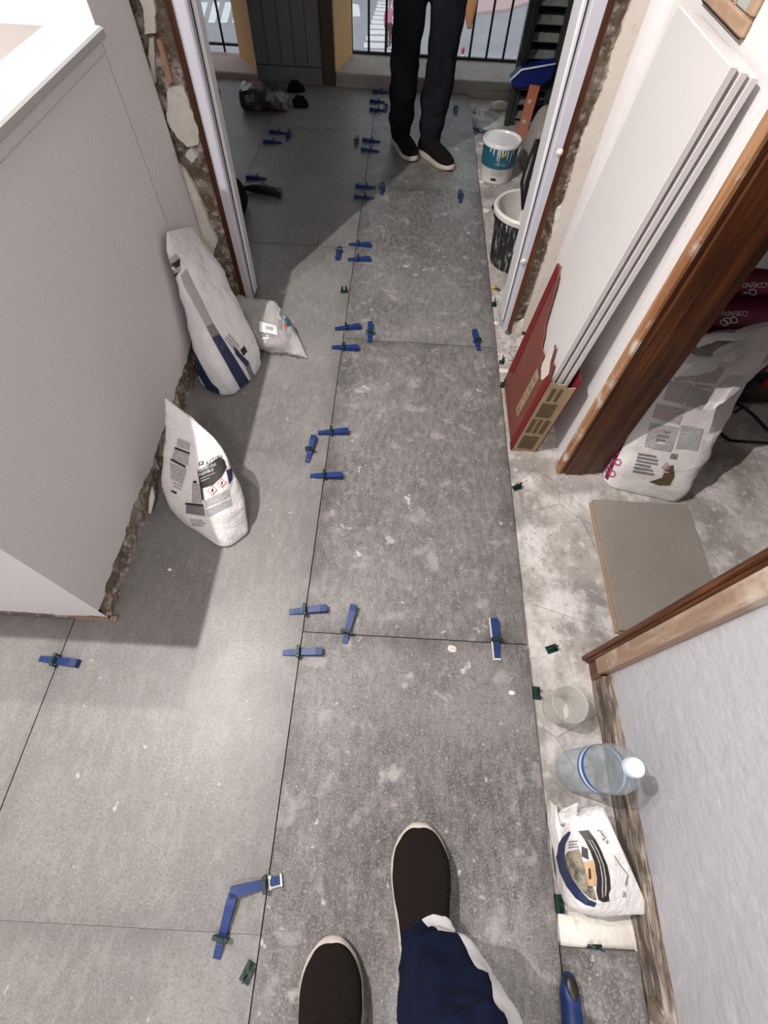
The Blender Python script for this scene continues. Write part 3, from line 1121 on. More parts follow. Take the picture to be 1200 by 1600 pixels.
# front face: high torn at the far end, low in the middle
tp = [(0, .325), (.018, .318), (.035, .352), (.055, .338), (.075, .372), (.085, .375), (.092, .30), (.10, .285), (.13, .305), (.16, .30), (.185, .33), (.21, .345), (.235, .39),
      (.258, .435), (.275, .455), (.300, .468), (.318, .47)]
b = MB()
poly = [cpt(.0045, 0, 0)] + [cpt(.0045, y, z) for y, z in tp] + [cpt(.0045, CL, 0)]
b.prism(poly, (LM.to_3x3() @ Vector((-.004, 0, 0))))
front = b.build('front_panel', 'carton_red', ct)
b = MB()
b.prism([cpt(-.0008, 0, .002), cpt(-.0008, .030, .002), cpt(-.0008, .030, .318), cpt(-.0008, 0, .322)], LM.to_3x3() @ Vector((-.0012, 0, 0)))
b.build('dark_red_band', 'carton_band', front)
b = MB()
b.prism([cpt(-.0008, .268, .10), cpt(-.0008, CL, .06), cpt(-.0008, CL, .468), cpt(-.0008, .285, .46)], LM.to_3x3() @ Vector((-.0012, 0, 0)))
b.build('dark_red_band', 'carton_band', front)
# peeled kraft corner
b = MB()
pk = [cpt(-.001, y, z) for y, z in ((.028, .318), (.055, .338), (.075, .372), (.09, .372), (.094, .30), (.075, .285), (.05, .275), (.036, .29))]
b.prism(jag(pk, .003, .01, 4), LM.to_3x3() @ Vector((-.0016, 0, 0)))
b.build('peeled_paper', 'plaster_tan', front)
# stamped label: kraft field with red strokes
b = MB()
b.prism([cpt(-.0008, .072, .085), cpt(-.0008, .112, .085), cpt(-.0008, .112, .262), cpt(-.0008, .072, .262)], LM.to_3x3() @ Vector((-.0010, 0, 0)))
lab = b.build('printed_label', 'kraft', front)
pt2, ft2 = text_2d('RUTILE')
b = MB()
b.add([cpt(-.0022, .106 - t * .028, .095 + s_ * .157) for s_, t in pt2], ft2)
b.build('lettering', 'kraft_dark', front, fix=False)
# side that faces the camera: kraft edge with slots
b = MB()
b.prism([cpt(.004, -.001, 0), cpt(CW, -.001, 0), cpt(CW, -.001, .305), cpt(.06, -.001, .30), cpt(.05, -.001, .315), (cpt(.03, -.001, .308)), cpt(.004, -.001, .318)],
        LM.to_3x3() @ Vector((0, .004, 0)))
side = b.build('end_panel', 'kraft', ct)
b = MB()
for z0, z1, xa, xb in ((.02, .085, .014, .066), (.10, .165, .012, .026), (.10, .165, .034, .045), (.10, .165, .053, .07), (.175, .235, .014, .06), (.245, .295, .018, .03), (.245, .295, .04, .05)):
    b = MB()
    b.prism([cpt(xa, -.0022, z0), cpt(xb, -.0022, z0), cpt(xb, -.0022, z1), cpt(xa, -.0022, z1)], LM.to_3x3() @ Vector((0, .0012, 0)))
    b.build('slot', 'kraft_dark', side)
b = MB()
b.prism([cpt(CW, 0, 0), cpt(CW, CL, 0), cpt(CW, CL, .40), cpt(CW, .15, .36), cpt(CW, 0, .33)], LM.to_3x3() @ Vector((.004, 0, 0)))
b.build('back_panel', 'carton_band', ct)
b = MB()
b.prism([cpt(0, CL, 0), cpt(CW, CL, 0), cpt(CW, CL, .42), cpt(0, CL, .47)], LM.to_3x3() @ Vector((0, .004, 0)))
b.build('end_panel', 'kraft', ct)
b = MB()
b.prism([cpt(0, 0, .001), cpt(CW, 0, .001), cpt(CW, CL, .001), cpt(0, CL, .001)], LM.to_3x3() @ Vector((0, 0, .006)))
b.build('bottom_panel', 'kraft', ct)
b = MB()
b.prism([cpt(.006, .285, .45), cpt(.006, .30, .47), cpt(.045, .322, .475), cpt(.04, .31, .43)], (0.001, .003, 0))
b.build('torn_flap', 'kraft', ct)
rebase(ct)

# small wood-framed recess in the wall above the boards
nt_ = thing('framed_niche', 'small wood-framed glazed recess in the white wall above the boards', 'niche', (.585, 1.27, .962))
ny0, ny1, nz0, nz1 = 1.155, 1.392, .962, 1.33
b = MB()
for (ya, yb, za, zb) in ((ny0, ny1, nz0, nz0 + .028), (ny0, ny0 + .03, nz0 + .026, nz1), (ny1 - .03, ny1, nz0 + .026, nz1), (ny0 + .03, ny1 - .03, nz1 - .03, nz1)):
    MB().box(.5745, .586, ya, yb, za, zb, bev=.005).build('frame_rail', 'framewood', nt_)
MB().box(.5815, .5845, ny0 + .01, ny1 - .01, nz0 + .01, nz1 - .01).build('back_plate', 'sage', nt_)
for y in (1.235, 1.31):
    MB().box(.576, .584, y, y + .008, nz0 + .025, nz1 - .03, bev=.001).build('divider', 'framewood', nt_)
MB().box(.5785, .5795, ny0 + .028, ny1 - .028, nz0 + .026, nz1 - .028).build('pane', 'glass', nt_)
rebase(nt_)

# ================================================================== SACKS
# --- white mortar sack in front of the left wall
c0 = Vector((-.515, .67, 0))
SK = MB()
SK.loft([((-.512, .652, .001), (.078, -.050, 0), (.022, .030, 0), 4), ((-.512, .655, .013), (.097, -.060, 0), (.032, .045, 0), 4),
         ((-.522, .690, .08), (.103, -.046, 0), (.033, .056, 0), 3.4), ((-.527, .728, .14), (.098, -.034, 0), (.022, .050, 0), 3),
         ((-.523, .768, .198), (.084, -.028, -.022), (.012, .032, 0), 2.4), ((-.522, .794, .236), (.070, -.026, -.042), (.006, .016, 0), 2),
         ((-.526, .808, .258), (.062, -.026, -.050), (.003, .007, 0), 2), ((-.532, .818, .270), (.054, -.024, -.044), (.001, .003, 0), 2)],
        64, 9, amp=.006, nsc=17, seed=3, fold=.4)
sk = thing('mortar_sack', 'white mortar sack with black print band and hazard diamonds beside left wall', 'sack', c0)
SK.build('sack_body', 'bagwhite', sk, smooth=True)
bv = SK.bvh()


def Q(*p):
    return tuple(p)


decal_poly('black_band', [[(309, 735), (325, 727), (342, 714), (350, 718), (354, 731), (346, 746), (332, 758), (316, 763)]], bv, 'ink_black', sk)
decal_quads('black_rule', [Q((316, 781), (319, 782), (313, 735), (309, 736))], bv, 'ink_black', sk, n=4)
decal_text('lettering', 'AXTON', Q((322, 728), (347, 716), (345, 709), (321, 721)), bv, 'ink_black', sk)
decal_quads('logo_hexagon', [Q((311, 728), (318, 726), (318, 720), (311, 722))], bv, 'ink_black', sk, .0012, 3)
decal_quads('logo_hexagon', [Q((313, 726), (316, 725), (316, 722), (313, 723))], bv, 'bagwhite', sk, .0018, 2)
decal_text('lettering', 'MORTERO COLA', Q((311, 738), (338, 727), (337, 723), (311, 734)), bv, 'ink_white', sk)
decal_text('lettering', 'FLEXIBLE', Q((312, 744), (334, 735), (333, 731), (311, 740)), bv, 'ink_white', sk)
decal_quads('small_print', [Q((313, 749), (336, 739), (336, 738), (313, 747.6)), Q((314, 753), (328, 747), (328, 746), (314, 751.6))], bv, 'ink_grey', sk, .0016, 3)
for cx, cy, r in ((332, 766, 8), (346.5, 755, 7)):
    decal_poly('hazard_diamond', [[(cx - r, cy + 1), (cx, cy + r), (cx + r, cy - 1), (cx, cy - r)]], bv, 'ink_red', sk, .0012, 1)
    r2 = r - 1.6
    decal_poly('hazard_field', [[(cx - r2, cy + 1), (cx, cy + r2), (cx + r2, cy - 1), (cx, cy - r2)]], bv, 'ink_white', sk, .0017, 1)
    decal_quads('hazard_mark', [Q((cx - 1.4, cy + 3), (cx + 1.4, cy + 2.4), (cx + 1.6, cy - 3.4), (cx - .6, cy - 3))], bv, 'ink_black', sk, .0022, 2)
decal_quads('text_panel', [Q((325, 808), (362, 789), (357, 764), (320, 782))], bv, 'ink_grey', sk)
decal_quads('text_rule', [Q((323, 796), (360, 779), (360, 777), (323, 794))], bv, 'bagwhite', sk, .0016)
for (q, m) in ((Q((277, 697), (296, 704), (298, 692), (278, 684)), 'ink_grey'), (Q((269, 718), (294, 727), (296, 710), (272, 701)), 'ink_grey'),
               (Q((268, 748), (286, 757), (292, 733), (266, 722)), 'ink_grey'), (Q((291, 802), (321, 806), (318, 790), (291, 787)), 'ink_dgrey'),
               (Q((300, 785), (316, 786), (311, 757), (301, 754)), 'ink_grey')):
    decal_quads('text_panel', [q], bv, m, sk)
decal_each('black_rule', [Q((273, 701), (297, 710), (297, 707), (274, 698)), Q((267, 719), (290, 731), (291, 728), (268, 716)), Q((290, 788), (318, 791), (318, 788), (290, 785)),
                           Q((268, 768), (276, 772), (277, 769), (268, 765)), Q((302, 754), (308, 755), (308, 752), (303, 751))], bv, 'ink_black', sk, .0015, 4)
decal_quads('small_print', lines_in(Q((272, 762), (285, 768), (287, 758), (270, 752)), 2) + lines_in(Q((300, 822), (324, 824), (322, 812), (297, 810)), 3), bv, 'ink_grey', sk)
decal_poly('blue_patch', [[(353, 735), (362, 731), (363, 748), (358, 757)]], bv, 'ink_navy', sk)
rebase(sk)

# --- tall sack with blue stripes leaning on the pier
c0 = Vector((-.575, 1.255, 0))
ud = Vector((.42, .90, 0))
vd = Vector((.90, -.42, 0))
SK = MB()
SK.loft([(c0 + Vector((.0, 0, .001)), ud * .085, vd * .055, 3.5), (c0 + Vector((-.002, .004, .015)), ud * .108, vd * .075, 3.5),
         (c0 + Vector((-.008, .02, .09)), ud * .112, vd * .078, 3), (c0 + Vector((-.022, .06, .18)), ud * .105, vd * .062, 2.6),
         (c0 + Vector((-.05, .110, .27)), Vector((.03, .098, -.015)), Vector((.040, -.01, .02)), 2.3),
         (c0 + Vector((-.074, .148, .335)), Vector((.020, .104, -.035)), Vector((.026, 0, .016)), 2),
         (c0 + Vector((-.088, .165, .375)), Vector((.012, .104, -.045)), Vector((.016, 0, .012)), 2),
         (c0 + Vector((-.098, .185, .415)), Vector((.006, .080, -.035)), Vector((.006, 0, .004)), 2)], 64, 9, amp=.008, nsc=15, seed=11, fold=.5)
sk = thing('adhesive_sack', 'tall white sack with navy and grey stripes leaning by doorway', 'sack', c0)
SK.build('sack_body', 'bagplastic', sk, smooth=True)
bv = SK.bvh()
decal_poly('grey_stripe', [[(282, 430), (288, 448), (313, 494), (322, 510), (333, 505), (318, 474), (304, 446), (291, 420)]], bv, 'ink_silver', sk)
decal_poly('dark_grey_stripe', [[(322, 510), (331, 528), (343, 522), (333, 505)]], bv, 'ink_dgrey', sk, .0014)
decal_poly('navy_stripe', [[(331, 528), (352, 566), (375, 607), (389, 596), (366, 558), (343, 522)]], bv, 'ink_navy', sk, .0014)
decal_poly('navy_side', [[(279, 502), (286, 542), (290, 566), (312, 588), (320, 602), (324, 622), (336, 631), (346, 627), (342, 608), (331, 598), (316, 572), (294, 530)]], bv, 'ink_navy', sk, .0014)
decal_poly('navy_stripe', [[(363, 540), (389, 566), (386, 575), (368, 554)]], bv, 'ink_navy', sk, .0016, 1)
decal_poly('grey_panel', [[(388, 566), (397, 586), (392, 594), (384, 575)]], bv, 'ink_dgrey', sk, .0016, 1)
decal_poly('logo_plate', [[(257, 410), (274, 396), (281, 404), (282, 423), (272, 436), (262, 424)]], bv, 'ink_grey', sk, .0010, 1)
decal_poly('logo_mark', [[(258, 419), (280, 404), (281, 415), (261, 427)]], bv, 'ink_black', sk, .0018, 1)
decal_poly('logo_mark', [[(268, 431), (280, 424), (274, 436)]], bv, 'ink_black', sk, .0018, 1)
decal_poly('logo_mark', [[(265, 420), (272, 415), (274, 420), (268, 424)]], bv, 'ink_white', sk, .0026, 1)
decal_poly('code_box', [[(375, 547), (381, 540), (386, 549), (380, 556)]], bv, 'ink_black', sk, .0016, 1)
decal_quads('small_print', lines_in(Q((350, 530), (370, 555), (378, 545), (358, 520)), 3), bv, 'ink_grey', sk)
rebase(sk)

# --- clear plastic bag with powder at the foot of the door frame
c0 = Vector((-.488, 1.475, 0))
bg = thing('plastic_bag', 'crumpled clear plastic bag of powder against the door frame foot', 'bag', c0)
SK = MB()
SK.loft([(c0 + Vector((-.135, .035, .05)), Vector((.004, .07, .03)), Vector((-.01, 0, .035)), 2), (c0 + Vector((-.11, .03, .052)), Vector((0, .09, .01)), Vector((0, 0, .048)), 2.4),
         (c0 + Vector((-.04, .01, .052)), Vector((0, .105, 0)), Vector((0, 0, .051)), 2.6), (c0 + Vector((.04, .0, .046)), Vector((-.01, .10, .01)), Vector((0, 0, .045)), 2.4),
         (c0 + Vector((.09, -.02, .036)), Vector((-.025, .085, .012)), Vector((0, 0, .030)), 2), (c0 + Vector((.125, -.04, .022)), Vector((-.03, .07, .01)), Vector((0, 0, .012)), 2),
         (c0 + Vector((.135, -.045, .018)), Vector((-.03, .06, .008)), Vector((0, 0, .005)), 2)], 48, 8, amp=.013, nsc=24, seed=5, fold=1.0)
SK.build('film', 'filmbag', bg, smooth=True)
bv = SK.bvh()
IN = MB()
IN.loft([(c0 + Vector((-.10, .02, .035)), Vector((0, .06, 0)), Vector((0, 0, .028)), 2.4), (c0 + Vector((-.03, 0, .037)), Vector((0, .085, 0)), Vector((0, 0, .034)), 2.4),
         (c0 + Vector((.05, -.01, .030)), Vector((-.01, .075, 0)), Vector((0, 0, .026)), 2.2), (c0 + Vector((.08, -.02, .025)), Vector((-.01, .05, 0)), Vector((0, 0, .014)), 2)], 28, 5, amp=.008, nsc=20)
IN.build('powder', 'sand', bg, smooth=True)
decal_poly('paper_label', [[(405, 502), (431, 510), (434, 524), (405, 518)]], bv, 'ink_white', bg, .0014, 1)
decal_quads('small_print', [Q((415, 515), (428, 518), (427, 511), (415, 509))], bv, 'ink_grey', bg, .0022, 2)
decal_quads('dark_stripe', [Q((435, 515), (440, 516), (441, 478), (437, 478))], bv, 'ink_dgrey', bg, .0014, 5)
decal_poly('teal_logo', [[(444, 498), (452, 493), (456, 508), (446, 512)]], bv, 'ink_teal', bg, .0014, 1)
decal_poly('red_mark', [[(444, 506), (448, 504), (447, 516), (445, 516)]], bv, 'ink_red', bg, .002, 1)
decal_poly('dark_emblem', [[(366, 502), (376, 497), (381, 507), (378, 518), (368, 516)]], bv, 'ink_dgrey', bg, .0014, 1)
rebase(bg)

# --- small grout bag on the bare strip by the right wall
c0 = Vector((.485, -.11, ZS))
gb = thing('grout_bag', 'small white grout bag with mosaic picture beside the right wall', 'bag', c0)
SK = MB()
SK.loft([((.412, -.115, .006), (0, .050, 0), (0, 0, .016), 2.2), ((.420, -.118, .030), (.006, .074, 0), (-.010, 0, .030), 2.4),
         ((.440, -.118, .055), (.004, .084, .004), (-.022, 0, .045), 2.6), ((.475, -.112, .070), (-.004, .090, .012), (-.026, 0, .046), 2.5),
         ((.502, -.110, .080), (-.020, .090, .026), (-.020, 0, .030), 2.2), ((.518, -.110, .088), (-.040, .092, .044), (-.010, 0, .014), 1.7),
         ((.526, -.108, .094), (-.058, .094, .058), (-.003, 0, .004), 1.4)], 64, 9, amp=.005, nsc=22, seed=2, fold=.5)
SK.build('bag_body', 'bagwhite', gb, smooth=True)
bv = SK.bvh()
ARC_O = [(890, 1299), (880, 1308), (872, 1322), (870, 1340), (875, 1362), (886, 1385), (900, 1403), (915, 1413), (928, 1416)]
ARC_I = [(932, 1410), (920, 1405), (908, 1392), (896, 1374), (887, 1355), (883, 1336), (884, 1320), (889, 1309), (893, 1301)]
decal_quads('dark_arc', [Q(ARC_O[k], ARC_I[len(ARC_I) - 1 - k], ARC_I[len(ARC_I) - 2 - k], ARC_O[k + 1]) for k in range(8)], bv, 'ink_navy', gb, .001, 3)
ARC2 = [(888, 1331), (884, 1338), (887, 1355), (897, 1374), (908, 1391), (920, 1402), (930, 1406)]
IN2 = [(905, 1326), (908, 1335), (912, 1350), (918, 1365), (924, 1380), (928, 1392), (931, 1404)]
decal_quads('mosaic_picture', [Q(ARC2[k], IN2[k], IN2[k + 1], ARC2[k + 1]) for k in range(6)], bv, 'stone_photo', gb, .0012, 4)
decal_poly('tan_field', [[(912, 1347), (926, 1344), (930, 1360), (930, 1384), (918, 1383)]], bv, 'ink_orange', gb, .0017, 1)
decal_each('code_box', [Q((919, 1373), (923, 1373), (922, 1356), (919, 1356)), Q((909, 1338), (920, 1343), (918, 1326), (909, 1322))], bv, 'ink_black', gb, .0024, 2)
BO = [(904, 1299), (913, 1312), (922, 1330), (929, 1350), (932, 1372), (931, 1392), (934, 1405), (942, 1409)]
BI = [(920, 1297), (930, 1312), (940, 1332), (948, 1352), (952, 1372), (953, 1388), (950, 1396), (951, 1407)]
decal_quads('black_band', [Q(BO[k], BI[k], BI[k + 1], BO[k + 1]) for k in range(7)], bv, 'ink_black', gb, .0013, 3)
for o_ in (.35, .6):
    decal_quads('text_line', [Q(*(qmap((BO[k], BI[k], BI[k + 1], BO[k + 1]), s_, t) for s_, t in ((o_, 0), (o_ + .1, 0), (o_ + .1, 1), (o_, 1)))) for k in range(1, 6)],
                bv, 'ink_grey', gb, .002, 2)
decal_text('lettering', '≤5m²', Q((952, 1316), (938, 1293), (932, 1297), (946, 1320)), bv, 'ink_black', gb)
decal_each('fine_line', [Q((958, 1337), (968, 1352), (969, 1351), (959, 1336)), Q((968, 1352), (979, 1366), (980, 1365), (969, 1351)), Q((979, 1366), (976, 1384), (978, 1384), (981, 1366))],
            bv, 'ink_dgrey', gb, .0014, 3)
decal_text('lettering', '2k', Q((971, 1400), (978, 1401), (978, 1393), (972, 1392)), bv, 'ink_black', gb)
decal_quads('small_print', lines_in(Q((889, 1327), (905, 1325), (903, 1312), (890, 1314)), 3), bv, 'ink_dgrey', gb)
# crumpled twisted corner of the bag
b = MB()
b.loft([((.424, -.05, .075), (.014, 0, 0), (0, .010, .01), 2), ((.420, -.034, .094), (.018, 0, .004), (0, .006, .012), 2), ((.424, -.024, .110), (.013, .005, 0), (0, .004, .006), 2)],
       16, 5, amp=.009, nsc=60, fold=1)
b.build('twisted_corner', 'bagwhite', gb, smooth=True)
b = MB()
b.loft([((.416, -.06, .0), (.010, 0, 0), (0, .045, 0), 2), ((.414, -.07, .02), (.008, 0, .004), (0, .05, 0), 2), ((.412, -.06, .05), (.003, 0, 0), (0, .035, 0), 2)], 20, 5, amp=.005, nsc=50, fold=.6)
b.build('side_fold', 'bagwhite', gb, smooth=True)
rebase(gb)

# --- torn white and pink sack in the side room
c0 = Vector((.845, .895, ZS))
ts = thing('torn_sack', 'dusty torn white sack with pink hexagon edge inside the side room', 'sack', c0)
SK = MB()
uu = Vector((.122, -.030, 0))
vv = Vector((.018, .075, 0))
SK.loft([(c0 + Vector((0, .0, .001)), uu * .86, vv * .6, 5), (c0 + Vector((0, .01, .014)), uu, vv * .8, 5), (c0 + Vector((.006, .04, .10)), uu * 1.0, vv * .85, 4.5),
         (c0 + Vector((.012, .085, .20)), uu * 1.0, vv * .75, 4), (c0 + Vector((.025, .135, .30)), uu * 1.02 + Vector((0, .02, .01)), vv * .6, 3.2),
         (c0 + Vector((.045, .175, .37)), uu * 1.08 + Vector((.02, .06, .03)), vv * .40, 2.6),
         (c0 + Vector((.06, .21, .405)), uu * 1.0 + Vector((.03, .08, .03)), vv * .30, 2.2)], 56, 8, amp=.008, nsc=19, seed=8, fold=.5)
SK.build('sack_body', 'bagdusty', ts, smooth=True)
bv = SK.bvh()
decal_poly('pink_edge', [[(990, 665), (1000, 645), (972, 690), (958, 718), (945, 745), (950, 750), (965, 715)]], bv, 'magenta', ts, .001, 2)
for k, (x, y) in enumerate(((951, 735), (956, 720), (962, 706), (957, 740), (966, 722))):
    r = 6.0
    hexo = [(x + r * math.cos(a), y + r * math.sin(a)) for a in [i * math.pi / 3 for i in range(6)]]
    hexi = [(x + r * .62 * math.cos(a), y + r * .62 * math.sin(a)) for a in [i * math.pi / 3 for i in range(6)]]
    decal_quads('hexagon_print', [Q(hexo[i], hexo[(i + 1) % 6], hexi[(i + 1) % 6], hexi[i]) for i in range(6)], bv, 'pink', ts, .0014, 1)
qs = []
cols = []
LQ = Q((1003, 718), (1047, 726), (1112, 590), (1040, 590))
decal_each('text_panel', [Q((1006, 698), (1048, 706), (1062, 668), (1016, 660)), Q((1018, 652), (1062, 664), (1070, 640), (1026, 630)), Q((1036, 624), (1068, 632), (1080, 603), (1046, 594)),
                           Q((1070, 634), (1098, 640), (1112, 612), (1080, 603)), Q((1056, 700), (1090, 704), (1100, 670), (1064, 664)), Q((1052, 592), (1118, 600), (1130, 578), (1068, 574))],
            bv, 'ink_grey', ts, .001, 6)
decal_each('pink_rule', [Q((1054, 595), (1080, 602), (1081, 600), (1055, 592)), Q((1085, 603), (1113, 608), (1114, 605), (1086, 600)), Q((1040, 618), (1068, 627), (1069, 625), (1041, 615)),
                          Q((1070, 627), (1096, 633), (1097, 630), (1071, 624)), Q((1025, 646), (1062, 656), (1063, 653), (1026, 643)), Q((1014, 672), (1058, 682), (1059, 679), (1015, 669)),
                          Q((1098, 578), (1130, 582), (1131, 574), (1099, 571))], bv, 'ink_pinkgrey', ts, .0016, 4)
decal_quads('small_print', lines_in(Q((988, 738), (1022, 744), (1034, 712), (998, 706)), 6) + lines_in(Q((1024, 690), (1046, 694), (1052, 674), (1030, 670)), 3), bv, 'ink_dgrey', ts, .0016, 3)
decal_poly('hazard_diamond', [[(1033, 730), (1041, 721), (1048, 728), (1040, 739)]], bv, 'ink_pinkgrey', ts, .0014, 1)
decal_poly('torn_hole', [[(1014, 752), (1034, 746), (1040, 730), (1052, 726), (1054, 744), (1046, 758), (1030, 758)]], bv, 'kraft_dark', ts, .0014, 2)
decal_poly('grey_barcode', [[(1046, 716), (1057, 718), (1060, 710), (1049, 708)]], bv, 'ink_dgrey', ts, .0014, 1)
# torn paper flaps round the open top
rnd = random.Random(5)
for k, (pts, zc, m) in enumerate((([(1040, 575), (1068, 548), (1100, 562), (1128, 552), (1120, 578), (1085, 586), (1056, 590)], .375, 'bagwhite'),
                                  ([(1130, 556), (1160, 536), (1164, 560), (1148, 566), (1128, 566)], .39, 'bagdusty'),
                                  ([(1078, 530), (1130, 519), (1164, 520), (1168, 532), (1120, 532), (1090, 544)], .41, 'bagwhite'),
                                  ([(1098, 640), (1120, 605), (1160, 570), (1200, 532), (1206, 560), (1170, 596), (1130, 630), (1112, 640)], .33, 'bagdusty'))):
    poly = [fl(x, y, zc + .012 * rnd.uniform(-1, 1)) for x, y in pts]
    cen = sum(poly, Vector()) / len(poly) + Vector((0, 0, .008))
    b = MB()
    rg = jag(poly, .005, .018, k)
    th = Vector((0, .0015, -.002))
    n = len(rg)
    b.add(rg + [cen] + [p + th for p in rg] + [cen + th], [(i, (i + 1) % n, n) for i in range(n)] +
          [((i + 1) % n + n + 1, i + n + 1, 2 * n + 1) for i in range(n)] + [(i, i + n + 1, (i + 1) % n + n + 1, (i + 1) % n) for i in range(n)])
    b.build('torn_flap', m, ts, smooth=30)
b = MB()
b.loft([((.88, 1.085, .30), (.09, 0, 0), (0, .03, 0), 2.2), ((.89, 1.10, .37), (.10, .02, 0), (0, .035, 0), 2.2), ((.90, 1.115, .395), (.07, .02, 0), (0, .02, 0), 2)], 24, 5, amp=.012, nsc=30)
b.build('powder', 'sand', ts, smooth=True)
rebase(ts)

# --- stacked dark red sacks behind it
for k in range(5):
    z0 = ZS + .108 * k
    dx, dy = (-.01, .012, 0, .03, -.01)[k], (0, .01, .0, .02, -.02)[k]
    m = 'bagdusty' if k == 4 else 'magenta'
    lb = ['bottom dark red sack in the pile', 'second dark red sack up in the pile', 'third dark red sack up in the pile, white lettering', 'fourth dark red sack in the pile, under a white one',
          'white sack lying on top of the dark red sacks'][k]
    s5 = thing('stacked_sack', lb, 'sack', (1.12 + dx, 1.6 + dy, z0), 'sacks piled in the side room')
    SK = MB()
    cc = Vector((1.12 + dx, 1.60 + dy, z0 + .051))
    SK.loft([(cc + Vector((-.31, 0, 0)), (0, .15, 0), (0, 0, .022), 3), (cc + Vector((-.28, 0, 0)), (0, .20, 0), (0, 0, .042), 3.2), (cc + Vector((-.12, 0, 0)), (0, .215, 0), (0, 0, .050), 3.4),
             (cc + Vector((.12, 0, 0)), (0, .215, 0), (0, 0, .050), 3.4), (cc + Vector((.28, 0, 0)), (0, .20, 0), (0, 0, .042), 3.2), (cc + Vector((.31, 0, 0)), (0, .15, 0), (0, 0, .022), 3)],
            40, 6, amp=.006, nsc=14, seed=k)
    SK.build('sack_body', m, s5, smooth=True)
    if k in (2, 3):
        bv = SK.bvh()
        if k == 3:
            decal_text('lettering', 'CORINDO', Q((1199, 441), (1152, 441), (1150, 448), (1196, 449)), bv, 'ink_white', s5, .003)
            ov = [(1166, 460), (1176, 455), (1157, 463)]
        else:
            decal_text('lettering', 'CORINDO', Q((1168, 486), (1127, 487), (1125, 493), (1166, 494)), bv, 'ink_white', s5, .003)
            decal_text('lettering', 'FLEX', Q((1108, 500), (1088, 501), (1086, 508), (1106, 508)), bv, 'ink_grey', s5, .003)
            ov = [(1136, 500), (1146, 499), (1131, 503)]
        for (x, y) in ov:
            ring = []
            for i in range(10):
                a0, a1 = 2 * math.pi * i / 10, 2 * math.pi * (i + 1) / 10
                f_ = lambda a, r: (x + r * math.cos(a) * 1.2 + r * .3 * math.sin(a), y + r * math.sin(a))
                ring.append(Q(f_(a0, 5.2), f_(a1, 5.2), f_(a1, 3.6), f_(a0, 3.6)))
            decal_quads('oval_emblem', ring, bv, 'ink_white', s5, .003, 1)
    rebase(s5)

# --- cable and red-handled tool on the side-room floor
b = MB()
pts = []
for x, y in ((1120, 672), (1140, 688), (1165, 690), (1200, 692), (1240, 700)):
    pts.append(fl(x, y, ZS + .005))
b.tube(pts, .005, 8)
pts = []
for x, y in ((1125, 640), (1140, 628), (1160, 634), (1180, 650), (1200, 672), (1230, 690)):
    pts.append(fl(x, y, ZS + .006))
b.tube(pts, .005, 8)
b.tube([fl(1124, 638, ZS + .006), fl(1136, 646, ZS + .006), fl(1150, 644, ZS + .006), fl(1160, 636, ZS + .007)], .005, 8)
tag(b.build('cable', 'black', smooth=True), 'black cable looped on the dusty floor behind the torn sack', 'cable')
tl = thing('power_tool', 'dark tool with a red loop handle behind the torn sack', 'tool', fl(1160, 640, ZS))
p = fl(1172, 622, ZS)
b = MB()
b.loft([(p + Vector((-.10, 0, .045)), (0, .03, 0), (0, 0, .035), 2.6), (p + Vector((-.06, 0, .05)), (0, .045, 0), (0, 0, .05), 3), (p + Vector((.06, .01, .05)), (0, .045, 0), (0, 0, .05), 3),
        (p + Vector((.11, .02, .045)), (0, .03, 0), (0, 0, .03), 2.5)], 20, 4)
b.build('housing', 'black', tl, smooth=True)
b = MB()
pts = [p + Vector((-.03, -.03, .08)), p + Vector((-.015, -.02, .13)), p + Vector((.02, -.005, .155)), p + Vector((.055, .01, .14)), p + Vector((.07, .02, .08))]
b.tube(pts, .011, 10)
b.build('loop_handle', 'red', tl, smooth=True)
MB().lathe([(.018, 0), (.018, .03), (.008, .034)], (0, 0, 0), 14, M4=Matrix.Translation(p + Vector((-.10, 0, .05))) @ Matrix.Rotation(-math.pi / 2, 4, 'Y')).build('chuck', 'slat', tl, smooth=30)
rebase(tl)

# --- two loose tiles on the side-room floor
for k in range(2):
    b = MB()
    b.box(.652 + .006 * k, .955 + .006 * k, .385 + .004 * k, .803 + .004 * k, ZS + .011 * k, ZS + .010 + .011 * k, mi=1, bev=.0012)
    o = b.build('loose_tile', ['loose_tile', 'loose_edge'])
    for pl in o.data.polygons:
        pl.material_index = 0 if pl.normal.z > .9 else 1
    tag(o, ['beige-grey tile lying underneath another by the doorway', 'beige-grey tile lying on top of another by the doorway'][k], 'tile', 'loose tiles in the doorway')

# ================================================================== BOTTLE AND CUP
p = Vector((.484, .047, ZS))
bt = thing('water_bottle', 'clear plastic water bottle with blue label band by the right wall', 'bottle', p)
prof = [(.020, .004), (.036, .0), (.043, .006), (.045, .014)]
z = .014
for k in range(6):
    prof += [(.0458, z + .005), (.0458, z + .012), (.0425, z + .0165)]
    z += .021
prof += [(.0455, z + .004), (.0455, .185), (.0435, .19), (.046, .198), (.046, .215), (.043, .235), (.036, .255), (.025, .272), (.0165, .282), (.0145, .287), (.0145, .294)]
MB().lathe(prof, p, 40, cap1=False).build('bottle_body', 'bottle', bt, smooth=True)
MB().lathe([(.0462, .150), (.0464, .152), (.0464, .157), (.0462, .158)], p, 40, cap0=False, cap1=False).build('label_band', 'band_blue', bt, smooth=True)
MB().lathe([(.0462, .158), (.0462, .170)], p, 40, cap0=False, cap1=False).build('label_band', 'band_white', bt, smooth=True)
MB().lathe([(.0462, .170), (.0465, .172), (.0465, .182), (.0462, .183)], p, 40, cap0=False, cap1=False).build('label_band', 'band_blue', bt, smooth=True)
b = MB()
